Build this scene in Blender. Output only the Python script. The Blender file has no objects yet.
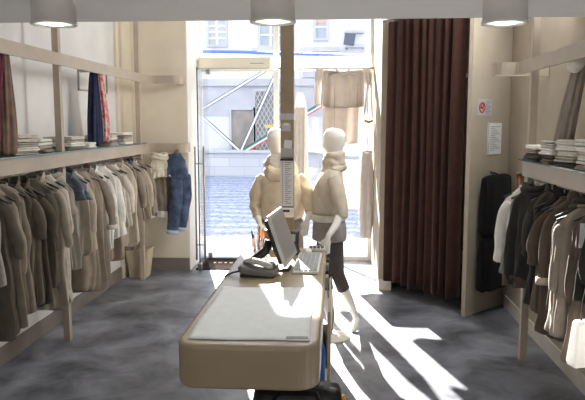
import bpy, bmesh, math, random
from mathutils import Vector, Matrix, noise as mnoise
R = math.radians
sc = bpy.context.scene
COL = sc.collection

# ------------------------------------------------------------------ camera
cam_d = bpy.data.cameras.new('camera')
cam_d.sensor_width = 36.0
cam_d.lens = 36.0 * 650 / 585
cam = bpy.data.objects.new('camera', cam_d)
COL.objects.link(cam)
cam.location = (0, 0, 1.9)
cam.rotation_euler = (R(90 - 6.76), 0, R(3.74))
cam_d.clip_end = 300
sc.camera = cam

# ------------------------------------------------------------------ world, sun, large lights, exposure
W = bpy.data.worlds.new('sky'); sc.world = W
W.use_nodes = True
bg = W.node_tree.nodes['Background']
bg.inputs['Color'].default_value = (0.80, 0.88, 1.0, 1)
bg.inputs['Strength'].default_value = 2.9

sun_d = bpy.data.lights.new('sun', 'SUN'); sun_d.energy = 45; sun_d.angle = R(0.6); sun_d.color = (1, 0.975, 0.93)
sun = bpy.data.objects.new('sun', sun_d); COL.objects.link(sun)
EL = R(26.6)
sdir = Vector((0.26 * math.cos(EL), -0.966 * math.cos(EL), -math.sin(EL)))
sun.rotation_euler = sdir.to_track_quat('-Z', 'Y').to_euler()


def area(name, loc, target, sx, sy, energy, color):
    d = bpy.data.lights.new(name, 'AREA'); d.shape = 'RECTANGLE'; d.size = sx; d.size_y = sy; d.energy = energy; d.color = color
    o = bpy.data.objects.new(name, d); COL.objects.link(o); o.location = loc
    o.rotation_euler = (Vector(target) - Vector(loc)).to_track_quat('-Z', 'Y').to_euler()
    return o


area('added_wash_fill', (1.3, 5.4, 3.97), (-2.6, 6.4, 2.2), 0.8, 2.4, 125, (0.97, 0.98, 1.0))  # added fill that brightens the left wall, no fixture is modelled
area('added_rear_fill', (1.2, -1.6, 2.40), (-2.6, 5.0, 1.9), 1.0, 1.2, 4, (0.97, 0.98, 1))  # added fill behind the camera, stands in for rear lighting
area('added_ceiling_fill', (-0.4, -0.9, 1.1), (-0.35, -0.1, 2.48), 2.6, 0.5, 24, (1, 0.985, 0.96))  # added fill behind the camera, lifts the front ceiling and spotlight housings

sc.view_settings.view_transform = 'Standard'
sc.view_settings.look = 'None'
sc.view_settings.gamma = 1
sc.view_settings.use_curve_mapping = False
sc.view_settings.exposure = 0.12
sc.cycles.use_denoising = True
sc.cycles.max_bounces = 10
sc.cycles.diffuse_bounces = 6
sc.cycles.transparent_max_bounces = 24
sc.cycles.sample_clamp_indirect = 6


# ------------------------------------------------------------------ materials
def lin(c):
    return tuple((x / 255 / 12.92) if x / 255 <= 0.04045 else ((x / 255 + 0.055) / 1.055) ** 2.4 for x in c)


def mat(name, rgb, rough=0.6, var=0.06, scale=8.0, bump=0.0, bscale=60.0, metal=0.0, spec=0.5, sheen=0.0, rgb2=None, stretch=None, detail=4.0):
    m = bpy.data.materials.new(name); m.use_nodes = True
    nt = m.node_tree; b = nt.nodes['Principled BSDF']
    c = lin(rgb)
    c2 = lin(rgb2) if rgb2 else tuple(min(1, x * (1 + 2 * var)) for x in c)
    c1 = c if rgb2 else tuple(x * (1 - 2 * var) for x in c)
    tc = nt.nodes.new('ShaderNodeTexCoord'); mp = nt.nodes.new('ShaderNodeMapping')
    if stretch: mp.inputs['Scale'].default_value = stretch
    nz = nt.nodes.new('ShaderNodeTexNoise'); nz.inputs['Scale'].default_value = scale; nz.inputs['Detail'].default_value = detail
    rp = nt.nodes.new('ShaderNodeValToRGB')
    rp.color_ramp.elements[0].position = 0.33; rp.color_ramp.elements[1].position = 0.68
    rp.color_ramp.elements[0].color = (*c1, 1); rp.color_ramp.elements[1].color = (*c2, 1)
    L = nt.links.new
    L(tc.outputs['Object'], mp.inputs['Vector']); L(mp.outputs['Vector'], nz.inputs['Vector'])
    L(nz.outputs['Fac'], rp.inputs['Fac']); L(rp.outputs['Color'], b.inputs['Base Color'])
    b.inputs['Roughness'].default_value = rough; b.inputs['Metallic'].default_value = metal
    b.inputs['Specular IOR Level'].default_value = spec
    if sheen: b.inputs['Sheen Weight'].default_value = sheen
    if bump:
        n2 = nt.nodes.new('ShaderNodeTexNoise'); n2.inputs['Scale'].default_value = bscale; n2.inputs['Detail'].default_value = 3
        bp = nt.nodes.new('ShaderNodeBump'); bp.inputs['Strength'].default_value = bump; bp.inputs['Distance'].default_value = 0.01
        L(mp.outputs['Vector'], n2.inputs['Vector']); L(n2.outputs['Fac'], bp.inputs['Height']); L(bp.outputs['Normal'], b.inputs['Normal'])
    return m


def fabric(name, rgb, **k):
    a = dict(rough=0.92, var=0.05, scale=14, bump=0.25, bscale=90, spec=0.15, sheen=0.08); a.update(k)
    return mat(name, rgb, **a)


def glass(name, tint=(1, 1, 1), gloss=0.07, rough=0.0):
    m = bpy.data.materials.new(name); m.use_nodes = True
    nt = m.node_tree; nt.nodes.clear(); L = nt.links.new
    out = nt.nodes.new('ShaderNodeOutputMaterial'); mx = nt.nodes.new('ShaderNodeMixShader')
    t = nt.nodes.new('ShaderNodeBsdfTransparent'); g = nt.nodes.new('ShaderNodeBsdfGlossy')
    t.inputs['Color'].default_value = (*tint, 1); g.inputs['Roughness'].default_value = rough
    fr = nt.nodes.new('ShaderNodeLayerWeight'); fr.inputs['Blend'].default_value = 0.35
    ml = nt.nodes.new('ShaderNodeMath'); ml.operation = 'MULTIPLY_ADD'; ml.inputs[1].default_value = 0.5; ml.inputs[2].default_value = gloss * 0.6
    L(fr.outputs['Fresnel'], ml.inputs[0]); L(ml.outputs[0], mx.inputs['Fac'])
    L(t.outputs[0], mx.inputs[1]); L(g.outputs[0], mx.inputs[2]); L(mx.outputs[0], out.inputs['Surface'])
    return m


def translucent(name, rgb, fac=0.5, var=0.03):
    m = mat(name, rgb, rough=0.9, var=var, scale=12, spec=0.1)
    nt = m.node_tree; L = nt.links.new
    b = nt.nodes['Principled BSDF']; out = nt.nodes['Material Output']
    t = nt.nodes.new('ShaderNodeBsdfTranslucent'); mx = nt.nodes.new('ShaderNodeMixShader')
    t.inputs['Color'].default_value = (*lin(rgb), 1); mx.inputs['Fac'].default_value = fac
    L(b.outputs[0], mx.inputs[1]); L(t.outputs[0], mx.inputs[2]); L(mx.outputs[0], out.inputs['Surface'])
    return m


def emit(name, rgb, s):
    m = bpy.data.materials.new(name); m.use_nodes = True
    b = m.node_tree.nodes['Principled BSDF']
    b.inputs['Base Color'].default_value = (*lin(rgb), 1)
    b.inputs['Emission Color'].default_value = (*lin(rgb), 1); b.inputs['Emission Strength'].default_value = s
    return m


def floor_material():
    m = mat('polished_concrete', (70, 72, 79), rough=0.42, scale=2.3, rgb2=(150, 152, 161), detail=9, spec=0.45)
    nt = m.node_tree; L = nt.links.new; b = nt.nodes['Principled BSDF']
    nz = [n for n in nt.nodes if n.type == 'TEX_NOISE'][0]
    nz.inputs['Distortion'].default_value = 0.5; nz.inputs['Roughness'].default_value = 0.62
    n2 = nt.nodes.new('ShaderNodeTexNoise'); n2.inputs['Scale'].default_value = 5; n2.inputs['Detail'].default_value = 8
    mr = nt.nodes.new('ShaderNodeMapRange'); mr.inputs['To Min'].default_value = 0.26; mr.inputs['To Max'].default_value = 0.52
    L(n2.outputs['Fac'], mr.inputs['Value']); L(mr.outputs['Result'], b.inputs['Roughness'])
    bp = nt.nodes.new('ShaderNodeBump'); bp.inputs['Strength'].default_value = 0.12; bp.inputs['Distance'].default_value = 0.02
    L(n2.outputs['Fac'], bp.inputs['Height']); L(bp.outputs['Normal'], b.inputs['Normal'])
    return m


def cobble_material():
    m = mat('cobbles', (190, 195, 210), rough=0.75, var=0.1, scale=3)
    nt = m.node_tree; L = nt.links.new; b = nt.nodes['Principled BSDF']
    tc = [n for n in nt.nodes if n.type == 'TEX_COORD'][0]
    vo = nt.nodes.new('ShaderNodeTexVoronoi'); vo.inputs['Scale'].default_value = 5.0; vo.feature = 'DISTANCE_TO_EDGE'
    wv = nt.nodes.new('ShaderNodeTexWave'); wv.inputs['Scale'].default_value = 0.5; wv.inputs['Distortion'].default_value = 6; wv.inputs['Detail'].default_value = 2
    wv.bands_direction = 'Y'
    r1 = nt.nodes.new('ShaderNodeValToRGB'); r1.color_ramp.elements[0].color = (*lin((112, 118, 140)), 1); r1.color_ramp.elements[1].color = (*lin((162, 168, 188)), 1)
    r1.color_ramp.elements[1].position = 0.12
    mx = nt.nodes.new('ShaderNodeMixRGB'); mx.blend_type = 'MULTIPLY'; mx.inputs['Fac'].default_value = 0.4
    L(tc.outputs['Object'], vo.inputs['Vector']); L(tc.outputs['Object'], wv.inputs['Vector'])
    L(vo.outputs['Distance'], r1.inputs['Fac']); L(r1.outputs['Color'], mx.inputs['Color1']); L(wv.outputs['Color'], mx.inputs['Color2'])
    L(mx.outputs['Color'], b.inputs['Base Color'])
    return m


def brick_material(name, c1, c2, mortar, scale, bw=0.5, rh=0.25):
    m = bpy.data.materials.new(name); m.use_nodes = True
    nt = m.node_tree; b = nt.nodes['Principled BSDF']; L = nt.links.new
    tc = nt.nodes.new('ShaderNodeTexCoord'); br = nt.nodes.new('ShaderNodeTexBrick')
    br.inputs['Color1'].default_value = (*lin(c1), 1); br.inputs['Color2'].default_value = (*lin(c2), 1); br.inputs['Mortar'].default_value = (*lin(mortar), 1)
    br.inputs['Scale'].default_value = scale; br.inputs['Mortar Size'].default_value = 0.008
    br.inputs['Brick Width'].default_value = bw; br.inputs['Row Height'].default_value = rh
    mp = nt.nodes.new('ShaderNodeMapping'); L(tc.outputs['Object'], mp.inputs['Vector']); L(mp.outputs['Vector'], br.inputs['Vector'])
    L(br.outputs['Color'], b.inputs['Base Color']); b.inputs['Roughness'].default_value = 0.8
    return m, mp


M = {}
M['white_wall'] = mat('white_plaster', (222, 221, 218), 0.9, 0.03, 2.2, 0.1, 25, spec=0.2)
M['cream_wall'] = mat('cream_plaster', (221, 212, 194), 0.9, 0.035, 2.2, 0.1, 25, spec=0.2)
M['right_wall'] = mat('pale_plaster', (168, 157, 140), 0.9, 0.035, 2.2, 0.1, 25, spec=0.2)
M['ceiling'] = mat('ceiling_paint', (232, 230, 226), 0.9, 0.01, 2, spec=0.2)
M['reveal'] = mat('reveal_paint', (238, 236, 230), 0.9, 0.01, 2, spec=0.2)
M['base'] = mat('baseboard_paint', (124, 116, 108), 0.6, 0.04, 6)
M['base_light'] = mat('baseboard_pale', (205, 198, 186), 0.6, 0.04, 6)
M['floor'] = floor_material()
M['taupe'] = mat('taupe_lacquer', (174, 161, 144), 0.5, 0.03, 6, spec=0.4)
M['beige'] = mat('beige_lacquer', (160, 143, 116), 0.24, 0.02, 5, spec=0.5)
M['beige_matte'] = mat('beige_board', (196, 182, 158), 0.6, 0.03, 5)
M['pillar'] = mat('pillar_paint', (152, 134, 110), 0.6, 0.04, 9)
M['white_metal'] = mat('white_metal', (236, 234, 226), 0.45, 0.01, 5)
M['cream_metal'] = mat('cream_metal', (232, 226, 206), 0.45, 0.01, 5)
M['lamp_body'] = mat('lamp_enamel', (228, 223, 216), 0.5, 0.02, 5)
M['steel'] = mat('brushed_steel', (170, 165, 158), 0.32, 0.04, 20, metal=0.9)
M['brass'] = mat('brass', (196, 150, 70), 0.3, 0.05, 20, metal=0.95)
M['black'] = mat('black_plastic', (22, 22, 24), 0.42, 0.1, 12)
M['black_rubber'] = mat('black_rubber', (26, 25, 26), 0.8, 0.1, 12)
M['dark_grey'] = mat('dark_grey_plastic', (58, 58, 60), 0.35, 0.08, 12)
M['phone'] = mat('phone_grey', (104, 101, 96), 0.35, 0.05, 12)
M['silver'] = mat('silver_plastic', (178, 176, 172), 0.35, 0.03, 12)
M['screen'] = mat('lcd_screen', (150, 147, 142), 0.3, 0.03, 3, spec=0.6)  # lightened grey: the glossy reflection is put into the base colour
M['keys'] = mat('grey_keys', (168, 170, 172), 0.6, 0.03, 12)
M['white_plastic'] = mat('white_plastic', (232, 230, 224), 0.45, 0.01, 8)
M['paper'] = mat('paper', (222, 222, 222), 0.85, 0.02, 8)
M['paper_grey'] = mat('grey_paper', (176, 174, 172), 0.8, 0.05, 8)
M['print'] = mat('grey_print', (130, 132, 138), 0.8, 0.02, 8)
M['tape'] = mat('silver_tape', (186, 184, 182), 0.3, 0.05, 20)
M['red'] = mat('sign_red', (190, 40, 48), 0.6, 0.02, 8)
M['orange'] = mat('orange_paint', (232, 160, 50), 0.5, 0.04, 8)
M['blue'] = mat('blue_plastic', (38, 96, 180), 0.4, 0.05, 8)
M['skin'] = mat('mannequin_gloss', (236, 232, 224), 0.5, 0.01, 5)
M['leather'] = mat('brown_leather', (126, 82, 46), 0.45, 0.1, 18, 0.2, 80)
M['leather_dark'] = mat('dark_leather', (50, 38, 30), 0.45, 0.1, 18, 0.2, 80)
M['leather_black'] = mat('black_leather', (24, 22, 22), 0.38, 0.1, 18, 0.2, 60)
M['mat_dark'] = mat('coir_mat', (50, 44, 42), 1.0, 0.15, 40, 0.4, 120, spec=0.0)
M['mat_gold'] = mat('mat_letter', (190, 168, 120), 0.9, 0.05, 30)
M['curtain'] = fabric('brown_velvet', (58, 36, 29), sheen=0.1, var=0.08)
M['glass'] = glass('window_glass')
M['shelf_glass'] = glass('shelf_glass', (0.82, 0.93, 0.91), 0.06)
M['glass_edge'] = mat('glass_edge_teal', (78, 118, 122), 0.15, 0.05, 12, spec=0.7)
M['cup'] = glass('clear_acrylic', (0.93, 0.95, 0.97), 0.12)
M['fascia'] = translucent('sign_acrylic', (240, 240, 238), 0.6, 0.0)
M['bag_paper'] = translucent('white_bag_paper', (236, 234, 230), 0.35)
M['cobble'] = cobble_material()
M['slab'] = brick_material('paving_slabs', (196, 197, 204), (186, 189, 199), (158, 161, 176), 1.0, 0.9, 0.5)[0]
sb, smp = brick_material('stone_courses', (186, 185, 187), (174, 174, 178), (150, 149, 153), 1.0, 1.1, 0.32)
smp.inputs['Rotation'].default_value = (R(90), 0, 0)
M['ledge'] = sb
M['stucco'] = mat('white_stucco', (208, 207, 208), 0.9, 0.03, 0.8)
M['stucco_grey'] = mat('grey_stone', (178, 177, 180), 0.9, 0.04, 1.2)
M['ext_glass'] = mat('dull_window_glass', (150, 158, 168), 0.25, 0.06, 2)
M['shop_dark'] = mat('dark_shop_window', (136, 126, 118), 0.4, 0.15, 1.5)
M['shop_grey'] = mat('grey_shop_window', (128, 134, 146), 0.4, 0.1, 1.5)
M['grille'] = mat('grille_paint', (196, 188, 168), 0.6, 0.03, 3)
M['yellow'] = mat('yellow_paint', (232, 206, 90), 0.6, 0.03, 3)
M['brace'] = mat('galvanised_tube', (225, 226, 230), 0.4, 0.03, 5)
M['brace_dark'] = mat('dark_edge_strip', (70, 76, 92), 0.6, 0.03, 5)
M['green'] = mat('flag_green', (30, 150, 90), 0.6, 0.02, 5)
M['flag_white'] = mat('flag_white', (240, 240, 240), 0.6, 0.02, 5)
M['flag_red'] = mat('flag_red', (215, 50, 60), 0.6, 0.02, 5)
M['blue_cable'] = mat('blue_cable', (70, 110, 190), 0.6, 0.02, 5)
M['lantern'] = mat('lantern_slate', (62, 70, 88), 0.5, 0.05, 5)
M['awning'] = mat('reflection_orange', (214, 160, 138), 0.7, 0.04, 5)  # colour of the orange reflection in a pane across the street
M['lens'] = emit('lamp_lens', (236, 246, 226), 1.15)
M['lens_hot'] = emit('lamp_core', (255, 255, 246), 4.0)


# ------------------------------------------------------------------ geometry helpers
class MB:
    def __init__(s): s.v = []; s.f = []

    def add(s, vs, fs):
        o = len(s.v); s.v += [tuple(v) for v in vs]; s.f += [tuple(i + o for i in f) for f in fs]; return s

    def box(s, x0, x1, y0, y1, z0, z1, mtx=None):
        vs = [Vector((x, y, z)) for z in (z0, z1) for y in (y0, y1) for x in (x0, x1)]
        if mtx: vs = [mtx @ v for v in vs]
        return s.add(vs, [(0, 2, 3, 1), (4, 5, 7, 6), (0, 1, 5, 4), (2, 6, 7, 3), (0, 4, 6, 2), (1, 3, 7, 5)])

    def loft(s, rings, cap0=True, cap1=True, closed=True):
        n = len(rings[0]); vs = [p for r in rings for p in r]; fs = []
        for i in range(len(rings) - 1):
            for j in range(n if closed else n - 1):
                k = (j + 1) % n
                fs.append((i * n + j, i * n + k, (i + 1) * n + k, (i + 1) * n + j))
        if closed and cap0: fs.append(tuple(reversed(range(n))))
        if closed and cap1: fs.append(tuple(range((len(rings) - 1) * n, len(rings) * n)))
        return s.add(vs, fs)

    def tube(s, pts, r, n=10, flat=1.0, up=None):
        pts = [Vector(p) for p in pts]
        rs = r if isinstance(r, (list, tuple)) else [r] * len(pts)
        rings = []; a = None
        for i, p in enumerate(pts):
            t = (pts[min(i + 1, len(pts) - 1)] - pts[max(i - 1, 0)]).normalized()
            if a is None:
                a = Vector(up) if up else (Vector((1, 0, 0)) if abs(t.x) < 0.8 else Vector((0, 1, 0)))
            a = (a - t * a.dot(t)).normalized(); b = t.cross(a)
            rings.append([p + a * (rs[i] * math.cos(2 * math.pi * j / n)) + b * (rs[i] * flat * math.sin(2 * math.pi * j / n)) for j in range(n)])
        return s.loft(rings)

    def lathe(s, prof, c=(0, 0, 0), n=32):
        c = Vector(c)
        return s.loft([[c + Vector((r * math.cos(2 * math.pi * j / n), r * math.sin(2 * math.pi * j / n), z)) for j in range(n)] for r, z in prof])

    def prism(s, poly, z0, z1):
        return s.loft([[Vector((x, y, z)) for x, y in poly] for z in (z0, z1)])

    def strip(s, path, th, z0, z1):
        """an upright band of thickness th along a plan path"""
        P = [Vector((x, y)) for x, y in path]; rings = []
        for i, p in enumerate(P):
            t = (P[min(i + 1, len(P) - 1)] - P[max(i - 1, 0)]).normalized(); nn = Vector((-t.y, t.x)) * (th / 2)
            a, b = p + nn, p - nn
            rings.append([Vector((a.x, a.y, z0)), Vector((a.x, a.y, z1)), Vector((b.x, b.y, z1)), Vector((b.x, b.y, z0))])
        return s.loft(rings)

    def crumple(s, amp, sc=9.0, seed=0.0, stretch=(1, 1, 1)):
        """cloth wrinkles: push the points about with smooth noise"""
        for i, v in enumerate(s.v):
            q = Vector((v[0] * stretch[0], v[1] * stretch[1], v[2] * stretch[2])) * sc + Vector((seed, seed * 1.7, -seed))
            d = mnoise.noise_vector(q) + mnoise.noise_vector(q * 2.3) * 0.45
            s.v[i] = (v[0] + d.x * amp, v[1] + d.y * amp, v[2] + d.z * amp * 0.6)
        return s

    def build(s, name, m, parent=None, smooth=False, sub=0, bev=0, remesh=0, solid=0):
        me = bpy.data.meshes.new(name); me.from_pydata([tuple(v) for v in s.v], [], s.f)
        bm = bmesh.new(); bm.from_mesh(me); bmesh.ops.recalc_face_normals(bm, faces=bm.faces); bm.to_mesh(me); bm.free()
        me.materials.append(m)
        o = bpy.data.objects.new(name, me); COL.objects.link(o)
        if smooth:
            for p in me.polygons: p.use_smooth = True
        if remesh:
            d = o.modifiers.new('remesh', 'REMESH'); d.mode = 'VOXEL'; d.voxel_size = remesh; d.use_smooth_shade = True
            d = o.modifiers.new('smooth', 'SMOOTH'); d.factor = 0.5; d.iterations = 4
        if solid:
            d = o.modifiers.new('solid', 'SOLIDIFY'); d.thickness = solid; d.offset = 0
        if sub:
            d = o.modifiers.new('sub', 'SUBSURF'); d.levels = sub; d.render_levels = sub
        if bev:
            d = o.modifiers.new('bevel', 'BEVEL'); d.width = bev; d.segments = 3; d.limit_method = 'ANGLE'; d.angle_limit = R(40)
        if parent: o.parent = parent
        return o


def tag(o, label, cat, group=None):
    o['label'] = label; o['category'] = cat
    if group: o['group'] = group
    return o


def thing(name, label, cat, loc=(0, 0, 0), rz=0, group=None):
    o = bpy.data.objects.new(name, None); COL.objects.link(o); o.empty_display_size = 0.1
    o.location = loc; o.rotation_euler = (0, 0, rz)
    return tag(o, label, cat, group)


def struct(o):
    o['kind'] = 'structure'; return o


def B(*a): return MB().box(*a)


def arc(cx, cy, r, a0, a1, n=8):
    return [(cx + r * math.cos(R(a0 + (a1 - a0) * i / n)), cy + r * math.sin(R(a0 + (a1 - a0) * i / n))) for i in range(n + 1)]


def rrect(x0, x1, y0, y1, r, n=8):
    return arc(x1 - r, y1 - r, r, 0, 90, n) + arc(x0 + r, y1 - r, r, 90, 180, n) + arc(x0 + r, y0 + r, r, 180, 270, n) + arc(x1 - r, y0 + r, r, 270, 360, n)


# ------------------------------------------------------------------ room shell
XL, XR = -2.612, 1.775
HC, LC = 4.02, 2.485
struct(B(XL - 0.15, XR + 0.15, -3.2, 9.06, -0.12, 0).build('floor', M['floor']))
struct(B(XL - 0.15, XR + 0.15, 3.8, 9.06, HC, HC + 0.12).build('ceiling', M['ceiling']))
struct(B(XL - 0.15, XR + 0.15, -3.2, 3.8, LC, HC + 0.12).build('ceiling_front', M['ceiling']))
struct(B(XL - 0.15, XL, -3.2, 9.06, 0, HC).build('wall_left', M['white_wall']))
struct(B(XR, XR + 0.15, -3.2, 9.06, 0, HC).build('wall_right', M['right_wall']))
struct(B(XL, -1.872, 8.19, 9.06, 0, HC).build('wall_back_left', M['cream_wall']))
struct(B(-1.872, -1.862, 8.192, 9.06, 0, HC).build('trim_1', M['reveal']))
struct(B(XL, XL + 0.03, 7.66, 8.19, 0.0, HC).build('trim_2', M['cream_wall']))
w = MB()
w.box(0.505, 0.632, 7.32, 9.06, 0, HC); w.box(0.632, XR, 8.9, 9.06, 0, HC)
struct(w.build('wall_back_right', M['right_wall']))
w = MB(); w.box(XL, XR, -3.35, -3.2, 0, 0.8); w.box(XL, XR, -3.35, -3.2, 2.3, LC); w.box(XL, 0.4, -3.35, -3.2, 0.8, 2.3); w.box(1.6, XR, -3.35, -3.2, 0.8, 2.3)  # unseen opening added so sky light reaches the left side
struct(w.build('wall_rear', M['white_wall']))
struct(B(XL, XL + 0.012, -3.2, 7.66, 0, 0.15).build('baseboard_left', M['base']))
struct(B(XL + 0.03, -1.872, 8.176, 8.19, 0, 0.16).build('baseboard_back', M['base']))
struct(B(XR - 0.014, XR, -3.2, 6.7, 0, 0.13).build('baseboard_right', M['base_light']))
w = MB(); w.box(0.632, 0.648, 7.31, 8.9, 0, 0.13); w.box(0.505, 0.648, 7.305, 7.32, 0, 0.13)
struct(w.build('baseboard_pier', M['base_light']))

# ------------------------------------------------------------------ outside: street, ledge, facade
struct(B(-30, 22, 10.9, 24.5, -0.14, -0.04).build('street', M['cobble']))
struct(B(-30, 22, 9.06, 10.9, -0.14, -0.03).build('pavement', M['slab']))
ld = MB(); ld.box(-9, 6, 23.5, 23.9, -0.04, 0.82); ld.box(-9, 6, 23.42, 23.95, 0.82, 0.92)
tag(ld.build('stone_parapet', M['ledge']), 'low grey stone parapet along the far side of the street', 'parapet')

bld = thing('street_building', 'white stone building with windows across the street', 'building', (-2.5, 24.2, -0.04))
b = MB(); b.box(-22, 18, 0, 8, 0, 8.15); b.build('facade', M['stucco'], bld)
B(-22, 18, -0.12, 0, 3.3, 3.55).build('cornice', M['stucco_grey'], bld)
B(-22, 18, -0.02, 0, 2.2, 3.3).build('stone_band', M['stucco_grey'], bld)


def ext_window(x0, x1, z0, z1, gm, cols=2, rows=3, sill=True):
    p = bld
    fr = MB(); t = 0.09
    fr.box(x0 - t, x0, -0.1, 0.0, z0 - t, z1 + t); fr.box(x1, x1 + t, -0.1, 0.0, z0 - t, z1 + t)
    fr.box(x0, x1, -0.1, 0.0, z1, z1 + t); fr.box(x0, x1, -0.1, 0.0, z0 - t, z0)
    f = fr.build('window_frame', M['stucco_grey'], p)
    B(x0, x1, -0.03, 0.0, z0, z1).build('pane', gm, f)
    mu = MB()
    for i in range(1, cols): x = x0 + (x1 - x0) * i / cols; mu.box(x - 0.035, x + 0.035, -0.07, -0.02, z0, z1)
    for i in range(1, rows): z = z0 + (z1 - z0) * i / rows; mu.box(x0, x1, -0.06, -0.02, z - 0.025, z + 0.025)
    if cols > 1 or rows > 1: mu.build('muntin', M['white_metal'], f)
    if sill: B(x0 - 0.3, x1 + 0.3, -0.25, 0.0, z0 - 0.2, z0 - 0.09).build('window_sill', M['stucco_grey'], f)
    return f


ox = 2.5
ext_window(-4.65 + ox, -4.05 + ox, 4.8, 5.9, M['stucco_grey'], 2, 5, False)
ext_window(-2.75 + ox, -2.0 + ox, 4.75, 5.9, M['ext_glass'])
fw = ext_window(-0.72 + ox, -0.36 + ox, 5.0, 6.2, M['ext_glass'], 1, 3, False)
B(-0.72 + ox, -0.36 + ox, -0.045, -0.03, 5.55, 5.95).build('orange_reflection', M['awning'], fw)  # reflection in the pane, made as an orange sheet
sf = ext_window(-3.85 + ox, -3.02 + ox, 0.95, 2.42, M['shop_dark'], 1, 1, False)
sg = ext_window(-2.95 + ox, -2.0 + ox, 0.95, 3.1, M['shop_grey'], 1, 1, False)
gr = MB()
for i in range(-14, 12):
    for s_ in (1, -1):
        pts = []
        for k in range(0, 44):
            u = k / 43 * 2.15; x = -2.95 + i * 0.16 + (u * 0.55 if s_ > 0 else 0.95 * 1.2 - u * 0.55)
            if -2.95 <= x <= -2.0: pts.append((x + ox, -0.12, 0.95 + u))
        if len(pts) > 1: gr.tube([pts[0], pts[-1]], 0.014, 4)
gr.build('lattice_grille', M['grille'], sg)
B(-2.6 + ox, -2.0 + ox, -0.10, -0.05, 1.75, 1.88).build('yellow_sign', M['yellow'], sg)
# pedestal mouldings of the facade on the window side
B(-1.3 + ox, 0.1 + ox, -0.28, 0, 4.5, 4.66).build('moulding', M['stucco_grey'], bld)
B(-1.2 + ox, 0.0 + ox, -0.1, 0, 3.6, 4.3).build('relief_panel', M['stucco_grey'], bld)
B(0.42 + ox, 0.95 + ox, -0.5, 0, 4.25, 4.6).build('corbel', M['stucco_grey'], bld)
B(0.35 + ox, 1.0 + ox, -0.6, 0, 4.6, 4.72).build('moulding', M['stucco_grey'], bld)
B(0.3 + ox, 1.0 + ox, -0.3, 0, 5.15, 5.25).build('moulding', M['stucco_grey'], bld)

lt = thing('street_floodlight', 'dark square floodlight on the white facade above the hanging blouse', 'floodlight', (0.48, 23.6, 4.84))
mt = Matrix.Rotation(R(8), 4, 'Y')
MB().box(-0.19, 0.19, -0.12, 0.1, -0.2, 0.2, mt).build('housing', M['lantern'], lt, bev=0.02)
MB().tube([(0, 0.05, -0.1), (0.12, 0.3, -0.35), (0.15, 0.6, -0.4)], 0.035, 8).build('bracket', M['lantern'], lt)


def brace(a, b_, label, flag=False):
    a, b_ = Vector(a), Vector(b_)
    o = thing('steel_brace' if not flag else 'barrier_pole', label, 'brace' if not flag else 'pole', a)
    d = b_ - a; L_ = d.length
    q = d.to_track_quat('X', 'Z').to_matrix().to_4x4()
    if flag:
        for i, mm in enumerate(('flag_red', 'flag_white', 'green', 'brace_dark')):
            MB().box(0, L_, -0.05, 0.05, -0.10 + i * 0.045, -0.055 + i * 0.045, q).build(('red_stripe', 'white_stripe', 'green_stripe', 'dark_edge')[i], M[mm], o)
    else:
        MB().box(0, L_, -0.04, 0.04, -0.035, 0.03, q).build('tube', M['brace'], o)
        MB().box(0, L_, -0.045, 0.035, 0.03, 0.055, q).build('upper_edge', M['brace_dark'], o)
        MB().box(0, L_, -0.045, 0.035, -0.055, -0.035, q).build('lower_edge', M['brace_dark'], o)
    return o


YB = 23.6
brace((-4.9, YB, 2.36), (-1.7, YB, 4.25), 'white tubular brace rising from the door towards the awning above the street')
brace((-3.42, YB, 0.9), (-1.85, YB, 4.3), 'steep white tubular brace crossing the lattice window across the street')
brace((-3.48, YB, 0.9), (-5.2, YB, 2.45), 'short white brace descending from the glass door to the parapet')
brace((-3.3, YB - 0.1, 0.9), (-0.4, YB - 0.1, 2.62), 'slanting pole striped green, white and red beyond the mannequins', True)
tag(MB().tube([(-6.6, 24.2, 4.55), (-2.5, 17.04, 3.73), (1.17, 9.06, 2.78)], [0.05, 0.04, 0.022], 8).build('blue_cable', M['blue_cable']), 'taut blue cable strung across the street above the entrance', 'cable')

# ------------------------------------------------------------------ shop front
YF = 8.98
f = MB()
f.box(-0.845, -0.775, 8.93, 9.02, 0, HC)
f.box(0.46, 0.505, 8.93, 9.02, 0, HC)
f.box(-1.862, -1.83, 8.93, 9.02, 0, HC)
f.box(-0.775, 0.46, 8.93, 9.02, 0, 0.05)
f.box(-1.83, -0.845, 8.94, 9.01, 2.60, 2.66); f.box(-0.775, 0.46, 8.94, 9.01, 2.60, 2.66)
fr = struct(f.build('window_1', M['white_metal']))
pane = B(-0.775, 0.46, YF - 0.005, YF + 0.005, 0.05, 2.60).build('pane', M['glass'], fr)
w2 = struct(B(-1.83, 0.46, 8.95, 9.0, HC - 0.08, HC).build('window_2', M['white_metal']))
t2 = MB(); t2.box(-1.83, -0.845, YF - 0.005, YF + 0.005, 2.66, HC - 0.08); t2.box(-0.775, 0.46, YF - 0.005, YF + 0.005, 2.66, HC - 0.08)
t2.build('pane', M['glass'], w2)

fs = thing('sign_fascia', 'white translucent fascia band over the shop window', 'fascia', (-0.2, 8.9, 2.62))
B(-0.66, 0.66, 0, 0.03, 0.01, 0.17).build('panel', M['fascia'], fs)
ac = thing('door_air_curtain', 'long cream air curtain box above the glass door', 'air curtain', (-1.36, 8.82, 2.63))
B(-0.48, 0.5, -0.06, 0.11, 0, 0.15).build('housing', M['cream_metal'], ac, bev=0.025)
B(0.22, 0.40, -0.064, -0.06, 0.055, 0.063).build('lettering', M['print'], ac)
B(-0.44, 0.46, -0.045, 0.09, -0.006, 0.0).build('outlet_grille', M['silver'], ac)

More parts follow.
